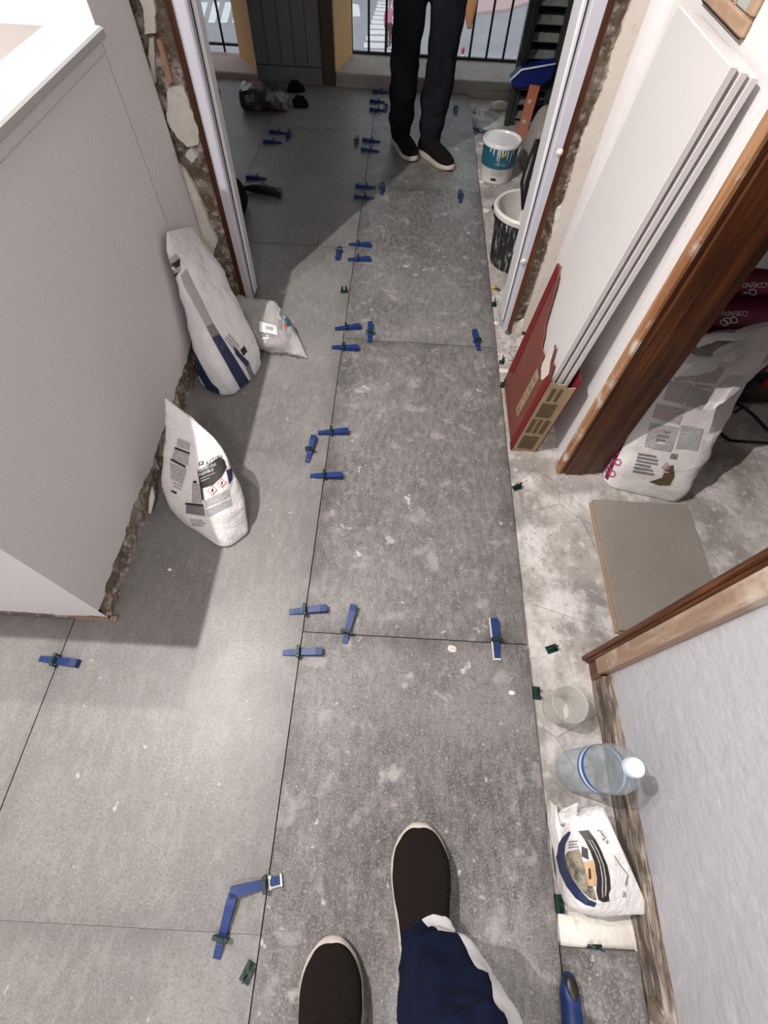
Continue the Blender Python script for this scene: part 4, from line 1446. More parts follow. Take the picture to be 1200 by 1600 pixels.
for k in range(5):
    a = -2.0 + .09 * k
    for da in (0, .045):
        b.add([p + Vector((.0466 * math.cos(a + da + e), .0466 * math.sin(a + da + e), zz_)) for e, zz_ in ((0, .160), (.03, .160), (.03, .168), (0, .168))], [(0, 1, 2, 3)])
b.build('red_print', 'ink_red', bt)
MB().lathe([(.0165, .284), (.0172, .286), (.0172, .302), (.0155, .305), (.006, .3055)], p, 28).build('cap', 'cap', bt, smooth=40)
rebase(bt)

p = Vector((.462, .182, ZS))
cu = thing('plastic_cup', 'empty frosted plastic cup on the bare floor strip', 'cup', p)
prof = [(.030, .0), (.034, .003), (.036, .02), (.041, .094), (.0425, .098), (.0425, .101), (.0400, .101), (.0385, .094), (.034, .02), (.032, .007)]
MB().lathe(prof, p, 36, cap0=False, cap1=False).build('cup_wall', 'cup', cu, smooth=True)
MB().lathe([(.033, .001), (.034, .004), (.031, .007), (.012, .012), (.002, .013)], p, 36).build('cup_base', 'cup_base', cu, smooth=True)
for zz_ in (.03, .055, .08):
    MB().lathe([(.0365 + .0042 * (zz_ - .02) / .06, zz_), (.0385 + .0042 * (zz_ - .02) / .06, zz_ + .002), (.0368 + .0042 * (zz_ - .02) / .06, zz_ + .004)], p, 36,
               cap0=False, cap1=False).build('ridge', 'cup', cu, smooth=True)
rebase(cu)

# ================================================================== TILE LEVELLING WEDGES AND CLIPS
b = MB()
b.add([(-.045, -.0070, 0), (.058, -.0095, 0), (.058, .0095, 0), (-.045, .0070, 0), (-.045, -.0070, .005), (.040, -.0092, .0175), (.058, -.0095, .0175), (.058, .0095, .0175),
       (.040, .0092, .0175), (-.045, .0070, .005)],
      [(3, 2, 1, 0), (4, 5, 8, 9), (5, 6, 7, 8), (0, 1, 6, 5, 4), (2, 3, 9, 8, 7), (1, 2, 7, 6), (3, 0, 4, 9)])
for k in range(3):
    x = -.030 + .006 * k
    z = .005 + (x + .045) / .085 * .0125
    b.box(x, x + .003, -.006, .006, z - .001, z + .0012)
WEDGE = b
b = MB()
b.box(-.0012, .0012, -.0150, -.0112, ZS * 0 - .004, .0195)
b.box(-.0012, .0012, .0112, .0150, -.004, .0195)
b.box(-.0045, .0045, -.0155, .0155, .0165, .0215, bev=.0012)
b.box(-.0030, .0030, -.007, .007, .0215, .0255)
CLIP = b
w0 = WEDGE.build('wedge', 'blue')
c0_ = CLIP.build('clip', 'green')
WM, CM = w0.data, c0_.data
bpy.data.objects.remove(w0)
bpy.data.objects.remove(c0_)


def leveller(px, ang, label, slide=0.0, loc=None, tilt=0):
    p = loc or fl(*px, 0.0013)
    t = thing('leveling_wedge', label, 'tile wedge', (p.x, p.y, 0.0013), 'tile levelling wedges on the joints', math.radians(ang))
    w = bpy.data.objects.new('wedge', WM)
    COL.objects.link(w)
    w.parent = t
    w.location.x = slide
    w.rotation_euler.z = tilt
    c = bpy.data.objects.new('clip', CM)
    COL.objects.link(c)
    c.parent = t
    return t


XL = 'long joint of the dusty tiles'
LV = [((90, 1033), -4, 'blue wedge in a green clip near the left wall corner', 0),
      ((416, 1380), 194, 'plaster-smeared blue wedge pointing across the joint near the dark shoes', .012),
      ((348, 1463), 82, 'blue wedge on the cross joint nearest the left shoe', .012),
      ((467, 1020), 4, 'blue wedge just before the corner where dark joint line begins', .004),
      ((477, 955), 8, 'blue wedge just past the corner where dark joint line begins', .002),
      ((542, 990), 80, 'blue wedge standing along the tile on the dark cross joint', .018),
      ((774, 1002), 92, 'plaster-edged blue wedge on the dark cross joint beside bare strip', 0),
      ((507, 745), 2, 'blue wedge level with the white mortar sack, before the cross joint', 0),
      ((518, 677), 5, 'blue wedge level with the mortar sack tip, past the cross joint', 0),
      ((485, 706), 84, 'blue wedge on the cross joint level with the white mortar sack', 0),
      ((537, 545), -2, 'blue wedge on long joint level with the striped sack, nearer one', 0),
      ((541, 514), 8, 'blue wedge on long joint level with the clear plastic bag', 0),
      ((578, 523), 92, 'blue wedge on the white dusty cross joint close to long joint', 0),
      ((745, 536), 98, 'blue wedge on the white dusty cross joint at carton end', .002),
      ((559, 407), 2, 'blue wedge just past the doorway on the long joint, nearer of two', 0),
      ((560, 384), -3, 'blue wedge just past the doorway on the long joint, farther of two', 0),
      ((530, 395), 268, 'blue wedge on cross joint at the shadow edge past the doorway', 0)]
for k, (px, a, lb, sl) in enumerate(LV):
    lv_ = leveller(px, a, lb, sl)
    if k in (1, 6):
        b = MB()
        for x0, x1, y0, y1 in (((-.034, -.030, -.011, .011), (-.030, -.006, .0075, .0105), (-.012, -.004, -.012, .012)) if k == 1 else ((-.05, .062, .0085, .0115), (-.05, -.046, -.008, .009))):
            b.box(x0, x1, y0, y1, 0, .009, bev=.001)
        b.build('plaster_smear', 'plaster', lv_)['kind'] = 'stuff'
FAR = [((571, 310), 182, 'shaded wedge on the long joint in front of the man, nearer of two', 0), ((573, 293), 184, 'shaded wedge on the long joint in front of the man, farther of two', 0),
       ((597, 298), 90, 'shaded wedge on the cross joint in front of the man\'s shoes', 0), ((719, 310), 90, 'blue wedge on the cross joint near the paint bucket', 0),
       ((712, 173), 90, 'dark wedge on the tile edge beside the man\'s leg', 0),
       ((580, 236), 182, 'dark wedge on the long joint beside the man\'s shoe, nearer of two', 0), ((582, 221), 184, 'dark wedge on the long joint beside the man\'s shoe, farther of two', 0),
       ((557, 224), 90, 'dark wedge on the cross joint left of the man', 0),
       ((592, 173), 182, 'dark wedge on the long joint behind the man, first of three', 0), ((603, 170), 90, 'dark wedge pointing to the balcony beside the man', 0),
       ((592, 160), 184, 'dark wedge on the long joint behind the man, second of three', 0), ((596, 145), 182, 'dark wedge on the long joint behind the man, third of three', 0),
       ((437, 209), 182, 'dark wedge lying left on the shaded floor, farther of two', 0), ((428, 224), 186, 'dark wedge lying left on the shaded floor, nearer of two', 0),
       ((451, 215), 90, 'dark wedge standing at the end of two lying ones', 0), ((403, 280), 184, 'dark wedge behind the black gun-shaped tool', 0),
       ((338, 150), 90, 'dark wedge beside the left balcony sill', 0)]
for px, a, lb, sl in FAR:
    leveller(px, a, lb, sl)


# loose green clips along the edge of the tiling
b = MB()
b.box(-.016, .016, -.010, .010, 0, .0025, bev=.001)
b.add([(-.0150, -.0015, .0025), (-.003, -.0015, .0025), (-.005, -.0015, .026), (-.011, -.0015, .026), (-.0150, .0015, .0025), (-.003, .0015, .0025), (-.005, .0015, .026), (-.011, .0015, .026)],
      [(0, 1, 2, 3), (7, 6, 5, 4), (0, 4, 5, 1), (1, 5, 6, 2), (2, 6, 7, 3), (3, 7, 4, 0)])
b.add([(.003, -.0015, .0025), (.0150, -.0015, .0025), (.011, -.0015, .026), (.005, -.0015, .026), (.003, .0015, .0025), (.0150, .0015, .0025), (.011, .0015, .026), (.005, .0015, .026)],
      [(0, 1, 2, 3), (7, 6, 5, 4), (0, 4, 5, 1), (1, 5, 6, 2), (2, 6, 7, 3), (3, 7, 4, 0)])
cg = b.build('leveling_clip', 'green')
CG = cg.data
bpy.data.objects.remove(cg)
CLP = [((808, 762), ZS, 25, 'green clip at the tile edge near the tall brown post'), ((862, 1014), ZS, 20, 'green clip lying on the bare strip by the doorway corner'),
       ((835, 1083), ZS, 88, 'green clip under the tile edge next to the cup'), ((868, 1412), ZS, 90, 'green clip under the tile edge beside the grout bag'),
       ((928, 1478), ZS + .003, -8, 'upright green clip between the grout bag and the cut tile'), ((388, 1519), 0.0013, 65, 'green clip lying on the joint next to the left shoe'),
       ((538, 456), 0.0013, 10, 'green clip lying on the sunlit tile near the doorway shadow'), ((784, 565), ZS, 80, 'green clip near the red carton, farther one'),
       ((786, 602), ZS, 75, 'green clip near the red carton, nearer one'), ((770, 476), ZS, 85, 'green clip at the tile edge near the doorway frame foot'),
       ((742, 200), ZS, 88, 'dark clip at the tile edge beside the paint bucket, nearer one'), ((741, 176), ZS, 88, 'dark clip at the tile edge beside the paint bucket, farther one')]
for px, z, a, lb in CLP:
    p = fl(*px, z)
    if z == ZS:
        p.x = max(p.x, .418)
    o = bpy.data.objects.new('leveling_clip', CG)
    COL.objects.link(o)
    o.location = p
    o.rotation_euler = (0, 0, math.radians(a))
    tag(o, lb, 'tile clip', 'loose green levelling clips')

# small yellow stub and plaster chips
p = fl(771, 452, ZS)
ys = thing('wall_plug', 'small yellow and brown plug lying by the door frame', 'plug', p)
MB().tube([p + Vector((-.012, .004, .006)), p + Vector((.006, .0, .006))], [.005, .006], 8).build('yellow_body', 'ink_yellow', ys, smooth=True)
MB().tube([p + Vector((.006, 0, .006)), p + Vector((.026, -.010, .005))], [.005, .004], 8).build('brown_shank', 'brown_dark', ys, smooth=True)
rebase(ys)
rnd = random.Random(3)
CH = [(707, 1015, .012, 0.0013), (780, 1450, .0, 0)]
for k, (x, y, r, z) in enumerate(((707, 1014, .013, .0013), (793, 560, .016, ZS), (787, 580, .018, ZS), (752, 225, .016, ZS), (758, 208, .012, ZS), (752, 285, .02, ZS), (760, 330, .022, ZS),
                                  (986, 1455, .008, ZS), (775, 505, .014, ZS), (800, 1082, .008, .0013), (265, 890, .006, .0013), (805, 545, .014, ZS))):
    p = fl(x, y, z)
    b = MB()
    b.loft([(p + Vector((0, 0, -.0002)), (r, 0, 0), (0, r * .7, 0), 2.5), (p + Vector((0, 0, r * .25)), (r * .9, 0, 0), (0, r * .65, 0), 2.5), (p + Vector((0, 0, r * .4)), (r * .4, 0, 0), (0, r * .3, 0), 2)],
           10, 2, amp=r * .35, nsc=60, seed=k)
    o = b.build('plaster_chip', 'plaster', smooth=30)
    where = ('on the dark dusty tile below the cross joint', 'on the bare strip by the carton, farther one', 'on the bare strip by the carton, nearer one', 'on the bare floor touching the paint bucket', 'on the bare floor next to the brush',
             'at the tile edge before the paint bucket', 'at the tile edge beside the black bucket', 'beside the skirting by the grout bag', 'beside the door frame foot', 'at the tile edge beside the cup',
             'on the shaded tile before the mortar sack', 'by the door frame foot mortar')[k]
    tag(o, 'small white plaster chip ' + where, 'chip', 'plaster chips on the floor')

# spilled white mortar between bag and cut tile
b = MB()
poly = [fl(x, y, ZS) for x, y in ((872, 1428), (905, 1425), (950, 1432), (990, 1440), (1000, 1478), (940, 1484), (878, 1484))]
cen = sum(poly, Vector()) / len(poly) + Vector((0, 0, .008))
rg = jag(poly, .006, .02, 9)
b.add(rg + [p.lerp(cen, .4) + Vector((0, 0, .004)) for p in rg] + [cen], [(i, (i + 1) % len(rg), len(rg) + (i + 1) % len(rg), len(rg) + i) for i in range(len(rg))] +
      [(len(rg) + i, len(rg) + (i + 1) % len(rg), 2 * len(rg)) for i in range(len(rg))])
b.build('mortar_smear', 'plaster', floor, smooth=True)

# blue and black tool handle on the cut tile
p = fl(886, 1515, .004)
hd = thing('hand_tool', 'glossy blue and black tool handle lying on the cut tile', 'tool', p)
b = MB()
b.loft([((.4095, -.30, .013), (.004, 0, 0), (0, 0, .005), 2), ((.409, -.308, .014), (.012, 0, 0), (0, 0, .012), 2.2), ((.408, -.33, .016), (.017, 0, 0), (0, 0, .016), 2.4),
        ((.406, -.40, .017), (.019, 0, 0), (0, 0, .018), 2.4), ((.404, -.47, .016), (.016, 0, 0), (0, 0, .016), 2.4)], 20, 5)
b.build('grip', 'blue', hd, smooth=True)
b = MB()
b.loft([((.4085, -.3025, .017), (.006, 0, 0), (0, 0, .010), 2), ((.409, -.310, .018), (.0125, 0, 0), (0, 0, .0125), 2.2), ((.410, -.326, .0205), (.013, 0, 0), (0, 0, .0135), 2.3),
        ((.4105, -.336, .0215), (.006, 0, 0), (0, 0, .0125), 2)], 16, 4)
b.build('black_inlay', 'black', hd, smooth=True)
MB().tube([(.405, -.47, .015), (.402, -.60, .012)], [.006, .004], 10).build('shaft', 'slat', hd, smooth=True)
rebase(hd)

# ================================================================== PEOPLE


def shoe(name, toe, heel, person, w=.050, toe_w=1.0):
    """toe, heel: floor points; upper is the shoe, the sole its part"""
    toe, heel = Vector(toe), Vector(heel)
    d = toe - heel
    L = d.length
    d.normalize()
    s = Vector((d.y, -d.x, 0))
    ts_ = [0, .03, .10, .22, .38, .55, .70, .82, .91, .97, 1.0]
    hw = [.30, .52, .66, .70, .76, .90, 1.0, .94, .72, .44, .18]
    ht = [.040, .070, .090, .100, .098, .080, .066, .056, .047, .036, .026]
    b_ = MB()
    secs = []
    for t, a, h in zip(ts_, hw, ht):
        c = heel + d * (t * L)
        secs.append((c + Vector((0, 0, .016 + (h - .016) / 2)), s * (w * a * .955), Vector((0, 0, (h - .016) / 2)), 2.5))
    b_.loft(secs, 28, 4, amp=.002, nsc=30)
    up_ = b_.build(name, 'knit', person, smooth=True)
    b_ = MB()
    n = 40
    prof_ = []
    for z, k in ((0.001, .93), (.006, 1.0), (.020, 1.015), (.026, .98)):
        ring = []
        for i in range(n):
            u = i / n * 2
            side = 1 if u < 1 else -1
            t = u if u < 1 else 2 - u
            t = .5 - .5 * math.cos(math.pi * t)
            a = np.interp(t, ts_, hw)
            if t < 1e-6 or t > 1 - 1e-6:
                a = 0
            toeup = .006 * max(0, (t - .8) / .2) ** 2
            ring.append(heel + d * (L * (.5 + (t - .5) * k * 1.02)) + s * (side * a * w * k) + Vector((0, 0, z + toeup)))
        prof_.append(ring)
    vs = [p for r in prof_ for p in r]
    fs = [list(range(n))[::-1], [3 * n + i for i in range(n)]]
    for k in range(3):
        for i in range(n):
            fs.append([k * n + i, k * n + (i + 1) % n, (k + 1) * n + (i + 1) % n, (k + 1) * n + i])
    b_.add(vs, fs)
    b_.build('sole', 'rubber_white', up_, smooth=50)
    return up_


def leg_secs(ankle, knee, hip, ra, rk, rh, fold=.006):
    A, K, Hh = Vector(ankle), Vector(knee), Vector(hip)
    out = []
    for i in range(9):
        t = i / 8
        c = A.lerp(K, t)
        r = ra + (rk - ra) * t + fold * math.sin(i * 2.3) * (1 - t) + (.010 * math.sin(math.pi * min(1, t * 1.15)))
        out.append((c, (r, 0, 0), (0, r * 1.08, 0), 2.2))
    for i in range(1, 6):
        t = i / 5
        c = K.lerp(Hh, t)
        r = rk + (rh - rk) * t
        out.append((c, (r, 0, 0), (0, r * 1.08, 0), 2.2))
    return out


# --- photographer: legs in navy track pants, black slip-on shoes
ph = thing('person', 'person in navy track pants with white stripe and black slip-on shoes, seen from above', 'person', (.04, -.42, 0))
shoe('shoe', (.116, -.074, .0013), (.130, -.366, .0013), ph, .062)
shoe('shoe', (-.052, -.268, .0013), (-.030, -.560, .0013), ph, .061)
b = MB()
b.loft([((.136, -.266, .070), (.044, 0, .004), (0, .042, -.012), 2.2), ((.137, -.276, .092), (.050, 0, 0), (0, .050, -.006), 2.2)] +
       leg_secs((.139, -.286, .12), (.139, -.300, .47), (.12, -.40, .84), .052, .074, .095, .009), 44, 5, amp=.015, nsc=14, seed=4, fold=1.0)
b.loft(leg_secs((-.033, -.505, .08), (-.045, -.46, .47), (-.03, -.44, .84), .064, .078, .095, .007), 36, 4, amp=.010, nsc=13, seed=9, fold=.7)
PB = MB()
PB.v, PB.f, PB.m = list(b.v), list(b.f), list(b.m)
b.loft([((.045, -.42, .74), (.12, 0, 0), (0, .08, 0), 2.3), ((.045, -.43, .82), (.165, 0, 0), (0, .115, 0), 2.3), ((.045, -.44, .93), (.170, 0, 0), (0, .115, 0), 2.3),
        ((.045, -.44, 1.03), (.155, 0, 0), (0, .105, 0), 2.2)], 40, 4)
tr = b.build('trousers', 'navy', ph, smooth=True)
remesh(tr, .007, 3)
bv = BVHTree.FromPolygons([v.co for v in tr.data.vertices], [list(p.vertices) for p in tr.data.polygons])
SA = [(684, 1444), (694, 1452), (702, 1466), (712, 1484), (722, 1500), (738, 1512), (752, 1528), (771, 1546)]
SB = [(695, 1444), (712, 1456), (722, 1474), (730, 1492), (742, 1506), (754, 1520), (768, 1536), (778, 1548)]
# side stripe wraps the outer side of the leg from hem to hip
bq = MB()
vs, nn = [], 60
for k in range(nn + 1):
    z = .078 + (.82 - .078) * k / nn
    for j in range(9):
        tw = max(0., 1 - (z - .078) / .30)
        a = math.radians(6 + 50 * tw + 54 * j / 8)
        o_ = Vector((.139, -.285 - .10 * max(0, z - .47) / .37, z))
        d_ = Vector((math.cos(a), math.sin(a), 0))
        hit, nr, i_, ds = bv.ray_cast(o_ + d_ * .3, -d_)
        vs.append((hit + nr * .0015) if hit else o_ + d_ * .07)
bq.add(vs, [(k * 9 + j, k * 9 + j + 1, (k + 1) * 9 + j + 1, (k + 1) * 9 + j) for k in range(nn) for j in range(8)])
bq.build('side_stripe', 'stripe', tr, smooth=True, fix=False)
b = MB()
b.loft([((.045, -.44, 1.00), (.150, 0, 0), (0, .100, 0), 2.2), ((.045, -.44, 1.10), (.162, 0, 0), (0, .110, 0), 2.2)], 40, 4)
b.build('shirt_hem', 'shirt', ph, smooth=True)
rebase(ph)

# --- the man standing in the far room
mn = thing('person', 'person in dark jeans and black slip-on shoes standing in the far room', 'person', (.09, 2.98, 0))
shoe('shoe', (.058, 2.925, .0013), (-.060, 3.165, .0013), mn, .048)
shoe('shoe', (.262, 2.855, .0013), (.085, 3.060, .0013), mn, .048)
b = MB()
b.loft([((-.030, 3.11, .06), (.052, 0, 0), (0, .055, 0), 2.2)] + leg_secs((-.026, 3.10, .10), (-.020, 3.03, .47), (.015, 3.07, .86), .054, .068, .098, .008), 32, 4, amp=.009, nsc=12, seed=1, fold=.8)
b.loft([((.135, 3.03, .06), (.056, 0, 0), (0, .055, 0), 2.2)] + leg_secs((.137, 3.02, .10), (.158, 3.00, .47), (.165, 3.07, .86), .056, .070, .098, .008), 32, 4, amp=.009, nsc=12, seed=6, fold=.8)
b.loft([((.09, 3.07, .76), (.13, 0, 0), (0, .085, 0), 2.3), ((.09, 3.08, .84), (.165, 0, 0), (0, .115, 0), 2.3), ((.09, 3.08, .95), (.165, 0, 0), (0, .11, 0), 2.3), ((.09, 3.08, 1.03), (.155, 0, 0), (0, .10, 0), 2.2)], 36, 4)
remesh(b.build('trousers', 'jeans', mn, smooth=True), .009, 4)
b = MB()
b.loft([((.09, 3.08, .96), (.165, 0, 0), (0, .115, 0), 2.3), ((.09, 3.08, 1.10), (.162, 0, 0), (0, .11, 0), 2.3), ((.09, 3.07, 1.28), (.185, 0, 0), (0, .12, 0), 2.4), ((.09, 3.08, 1.42), (.185, 0, 0), (0, .10, 0), 2.3),
        ((.09, 3.085, 1.49), (.09, 0, 0), (0, .07, 0), 2)], 36, 4)
for sx in (-1, 1):
    b.loft([((.09 + sx * .16, 3.085, 1.43), (.045, 0, 0), (0, .06, 0), 2), ((.09 + sx * .225, 3.085, 1.36), (.052, 0, 0), (0, .058, 0), 2), ((.09 + sx * .255, 3.08, 1.18), (.045, 0, 0), (0, .048, 0), 2),
            ((.09 + sx * .268, 3.06, 1.02), (.042, 0, 0), (0, .044, 0), 2), ((.09 + sx * .265, 3.03, .86), (.035, 0, 0), (0, .036, 0), 2)], 20, 4)
remesh(b.build('shirt', 'shirt', mn, smooth=True), .012, 4)
b = MB()
b.loft([((.09, 3.085, 1.44), (.055, 0, 0), (0, .055, 0), 2), ((.09, 3.075, 1.52), (.052, 0, 0), (0, .055, 0), 2), ((.09, 3.06, 1.555), (.060, 0, 0), (0, .080, 0), 2), ((.09, 3.06, 1.60), (.070, 0, 0), (0, .092, 0), 2.2),
        ((.09, 3.065, 1.66), (.075, 0, 0), (0, .096, 0), 2.1), ((.09, 3.07, 1.72), (.068, 0, 0), (0, .088, 0), 2), ((.09, 3.075, 1.755), (.035, 0, 0), (0, .045, 0), 2)], 28, 4)
b.loft([((.09, 2.975, 1.605), (.014, 0, 0), (0, .012, 0), 2), ((.09, 2.955, 1.615), (.013, 0, 0), (0, .012, .004), 2), ((.09, 2.968, 1.66), (.007, 0, 0), (0, .008, 0), 2)], 10, 3)
for sx in (-1, 1):
    X = .09 + sx * .265
    b.loft([((X, 3.035, .90), (.024, 0, 0), (0, .026, 0), 2), ((X, 3.015, .80), (.020, 0, 0), (0, .028, 0), 2), ((X, 3.01, .755), (.016, 0, 0), (0, .042, 0), 2.4), ((X, 3.00, .71), (.014, 0, 0), (0, .040, 0), 2.4)], 16, 4)
    for k, (dy, ln) in enumerate(((-.030, .065), (-.011, .075), (.009, .070), (.028, .055))):
        b.tube([(X, 3.00 + dy, .715), (X - sx * .004, 2.998 + dy, .715 - ln * .5), (X - sx * .014, 2.996 + dy, .715 - ln)], [.010, .009, .0075], 8)
    b.tube([(X, 2.975, .775), (X - sx * .006, 2.952, .745), (X - sx * .010, 2.945, .715)], [.012, .010, .008], 8)
    b.loft([((.09 + sx * .074, 3.075, 1.60), (.006, 0, 0), (0, .012, 0), 2), ((.09 + sx * .080, 3.08, 1.63), (.008, 0, 0), (0, .018, 0), 2), ((.09 + sx * .080, 3.085, 1.66), (.006, 0, 0), (0, .014, 0), 2)], 10, 3)
for sx in (-1, 1):
    b.tube([(.09 + sx * .265, 3.035, .88), (.09 + sx * .262, 3.065, 1.02), (.09 + sx * .255, 3.08, 1.18), (.09 + sx * .20, 3.085, 1.38), (.09, 3.085, 1.44)], [.022, .027, .030, .036, .045], 12)
remesh(b.build('body', 'skin', mn, smooth=True), .0065, 2)
b = MB()
b.loft([((.09, 3.115, 1.60), (.066, 0, 0), (0, .055, 0), 2), ((.09, 3.085, 1.67), (.080, 0, 0), (0, .092, 0), 2.1), ((.09, 3.072, 1.735), (.074, 0, 0), (0, .094, 0), 2), ((.09, 3.078, 1.772), (.038, 0, 0), (0, .05, 0), 2)], 28, 4, amp=.004, nsc=40)
b.build('hair', 'hair', mn, smooth=True)
for sx in (-1, 1):
    MB().lathe([(.001, .011), (.008, .008), (.0105, 0), (.008, -.008), (.001, -.011)], (.09 + sx * .030, 2.975, 1.652), 12).build('eye', 'paintwhite', mn, smooth=True)
MB().box(.068, .112, 2.966, 2.975, 1.580, 1.586, bev=.002).build('mouth', 'tan', mn)
rebase(mn)
# tan strip hanging beside his leg
b = MB()
b.loft([((.262, 2.985, .52), (.010, 0, 0), (0, .006, 0), 2.5), ((.260, 2.985, .56), (.020, 0, 0), (0, .009, 0), 2.5), ((.266, 2.99, .62), (.024, 0, 0), (0, .010, 0), 2.5), ((.300, 2.997, .665), (.022, 0, .004), (0, .010, 0), 2.5), ((.338, 2.995, .69), (.016, 0, .008), (0, .010, 0), 2.5)], 14, 4, amp=.003, nsc=40)
tag(b.build('tan_strip', 'tan', smooth=True), 'tan strip of leather hanging from the standing man\'s hand', 'hanging_strip')

# --- pedestrian on the crossing below
p = fl(607, 73, ZR)
pd = thing('person', 'person in a pink top and brown trousers on the crosswalk below', 'person', p)


def Pp(x, y, z):
    return p + Vector((x, y, z))


b = MB()
for sx in (-1, 1):
    b.loft([(Pp(sx * .06, .10 * sx, .05), (.05, 0, 0), (0, .06, 0), 2), (Pp(sx * .075, .05 * sx, .48), (.065, 0, 0), (0, .07, 0), 2), (Pp(sx * .09, 0, .88), (.10, 0, 0), (0, .11, 0), 2)], 14, 4)
b.loft([(Pp(0, 0, .78), (.15, 0, 0), (0, .11, 0), 2), (Pp(0, 0, 1.0), (.165, 0, 0), (0, .12, 0), 2)], 16, 3)
b.build('trousers', 'brown_trouser', pd, smooth=True)
b = MB()
b.loft([(Pp(0, 0, .95), (.17, 0, 0), (0, .125, 0), 2), (Pp(0, 0, 1.15), (.16, 0, 0), (0, .12, 0), 2), (Pp(0, 0, 1.38), (.20, 0, 0), (0, .12, 0), 2.2), (Pp(0, 0, 1.47), (.08, 0, 0), (0, .08, 0), 2)], 18, 4)
for sx in (-1, 1):
    b.loft([(Pp(sx * .19, 0, 1.38), (.05, 0, 0), (0, .06, 0), 2), (Pp(sx * .25, .02, 1.12), (.045, 0, 0), (0, .05, 0), 2), (Pp(sx * .24, -.08, .90), (.035, 0, 0), (0, .04, 0), 2)], 12, 4)
b.build('top', 'pinktop', pd, smooth=True)
b = MB()
b.loft([(Pp(0, 0, 1.42), (.05, 0, 0), (0, .05, 0), 2), (Pp(0, -.01, 1.52), (.055, 0, 0), (0, .065, 0), 2), (Pp(0, -.01, 1.60), (.075, 0, 0), (0, .095, 0), 2), (Pp(0, 0, 1.72), (.06, 0, 0), (0, .08, 0), 2), (Pp(0, 0, 1.75), (.02, 0, 0), (0, .03, 0), 2)], 16, 4)
for sx in (-1, 1):
    b.tube([Pp(sx * .24, -.07, .92), Pp(sx * .24, -.10, .84), Pp(sx * .235, -.12, .76)], [.028, .035, .018], 8)
b.build('body', 'skin', pd, smooth=True)
b = MB()
b.loft([(Pp(0, .05, 1.56), (.07, 0, 0), (0, .06, 0), 2), (Pp(0, .02, 1.68), (.08, 0, 0), (0, .09, 0), 2), (Pp(0, .01, 1.77), (.04, 0, 0), (0, .05, 0), 2)], 14, 4)
b.build('hair', 'hair', pd, smooth=True)
for sx in (-1, 1):
    MB().loft([(Pp(sx * .06, .10 * sx + .06, .035), (.035, 0, 0), (0, .02, 0), 2), (Pp(sx * .06, .10 * sx, .05), (.05, 0, 0), (0, .06, .02), 2), (Pp(sx * .06, .10 * sx - .14, .03), (.035, 0, 0), (0, .02, .01), 2)], 12, 3).build('shoe', 'black', pd, smooth=True)
rebase(pd)

# ================================================================== FAR ROOM CLUTTER
# paint bucket
p = Vector((.498, 2.868, ZS))
pb = thing('paint_bucket', 'white paint bucket with teal label and white drips', 'bucket', p)
MB().lathe([(.080, 0), (.084, .004), (.086, .075), (.0875, .078), (.092, .160), (.094, .163)], p, 40).build('bucket_body', 'bucket_white', pb, smooth=40)
MB().lathe([(.0882, .072), (.0925, .160)], p, 40, cap0=False, cap1=False).build('teal_label', 'ink_teal', pb, smooth=True)
MB().lathe([(.094, .160), (.099, .162), (.100, .172), (.096, .178), (.088, .176), (.085, .171), (.03, .170), (.002, .170)], p, 40).build('lid', 'paintwhite', pb, smooth=40)
b = MB()
for a, ln, w_ in ((-118, .035, .05), (-104, .055, .045), (-98, .075, .035), (-80, .03, .05), (-72, .05, .04), (-60, .065, .03), (-52, .03, .05), (-130, .025, .06), (-90, .02, .09)):
    a = math.radians(a)
    vs = []
    for k in range(6):
        t = k / 5
        zz_ = .165 - ln * t
        r = .0925 - .005 * (.16 - zz_) / .088 + .0016
        w2 = w_ * (1 - t * .75)
        vs += [p + Vector((r * math.cos(a - w2), r * math.sin(a - w2), zz_)), p + Vector((r * math.cos(a + w2), r * math.sin(a + w2), zz_))]
    b.add(vs, [(2 * k, 2 * k + 1, 2 * k + 3, 2 * k + 2) for k in range(5)])
b.build('paint_drip', 'paintwhite', pb)
b = MB()


def onb(a, z, e=.001):
    r = np.interp(z, [0, .075, .165], [.084, .0865, .0925]) + e
    return p + Vector((r * math.cos(math.radians(a)), r * math.sin(math.radians(a)), z))


b.add([onb(-88 + 6 * math.cos(i * .785), .138 + .010 * math.sin(i * .785), .002) for i in range(8)], [list(range(8))])
b.build('yellow_emblem', 'ink_yellow', pb)
pt2, ft2 = text_2d('PINTURA')
b = MB()
b.add([onb(-108 + 38 * s_, .088 + .012 * t, .0025) for s_, t in pt2], ft2)
b.build('lettering', 'ink_grey', pb)
b = MB()
for k in range(6):
    b.add([onb(-112 + 3 * (k + i), .018 + .012 * j, .0015) for j in (0, 1) for i in (0, 1)], [(0, 1, 3, 2)])
b.build('black_code', 'ink_black', pb)
b = MB()
for j in range(4):
    for k in range(8):
        b.add([onb(-115 + 5 * (k + i), .042 + .007 * j + .003 * q, .0015) for q in (0, 1) for i in (0, 1)], [(0, 1, 3, 2)])
b.build('small_print', 'ink_grey', pb)
rebase(pb)

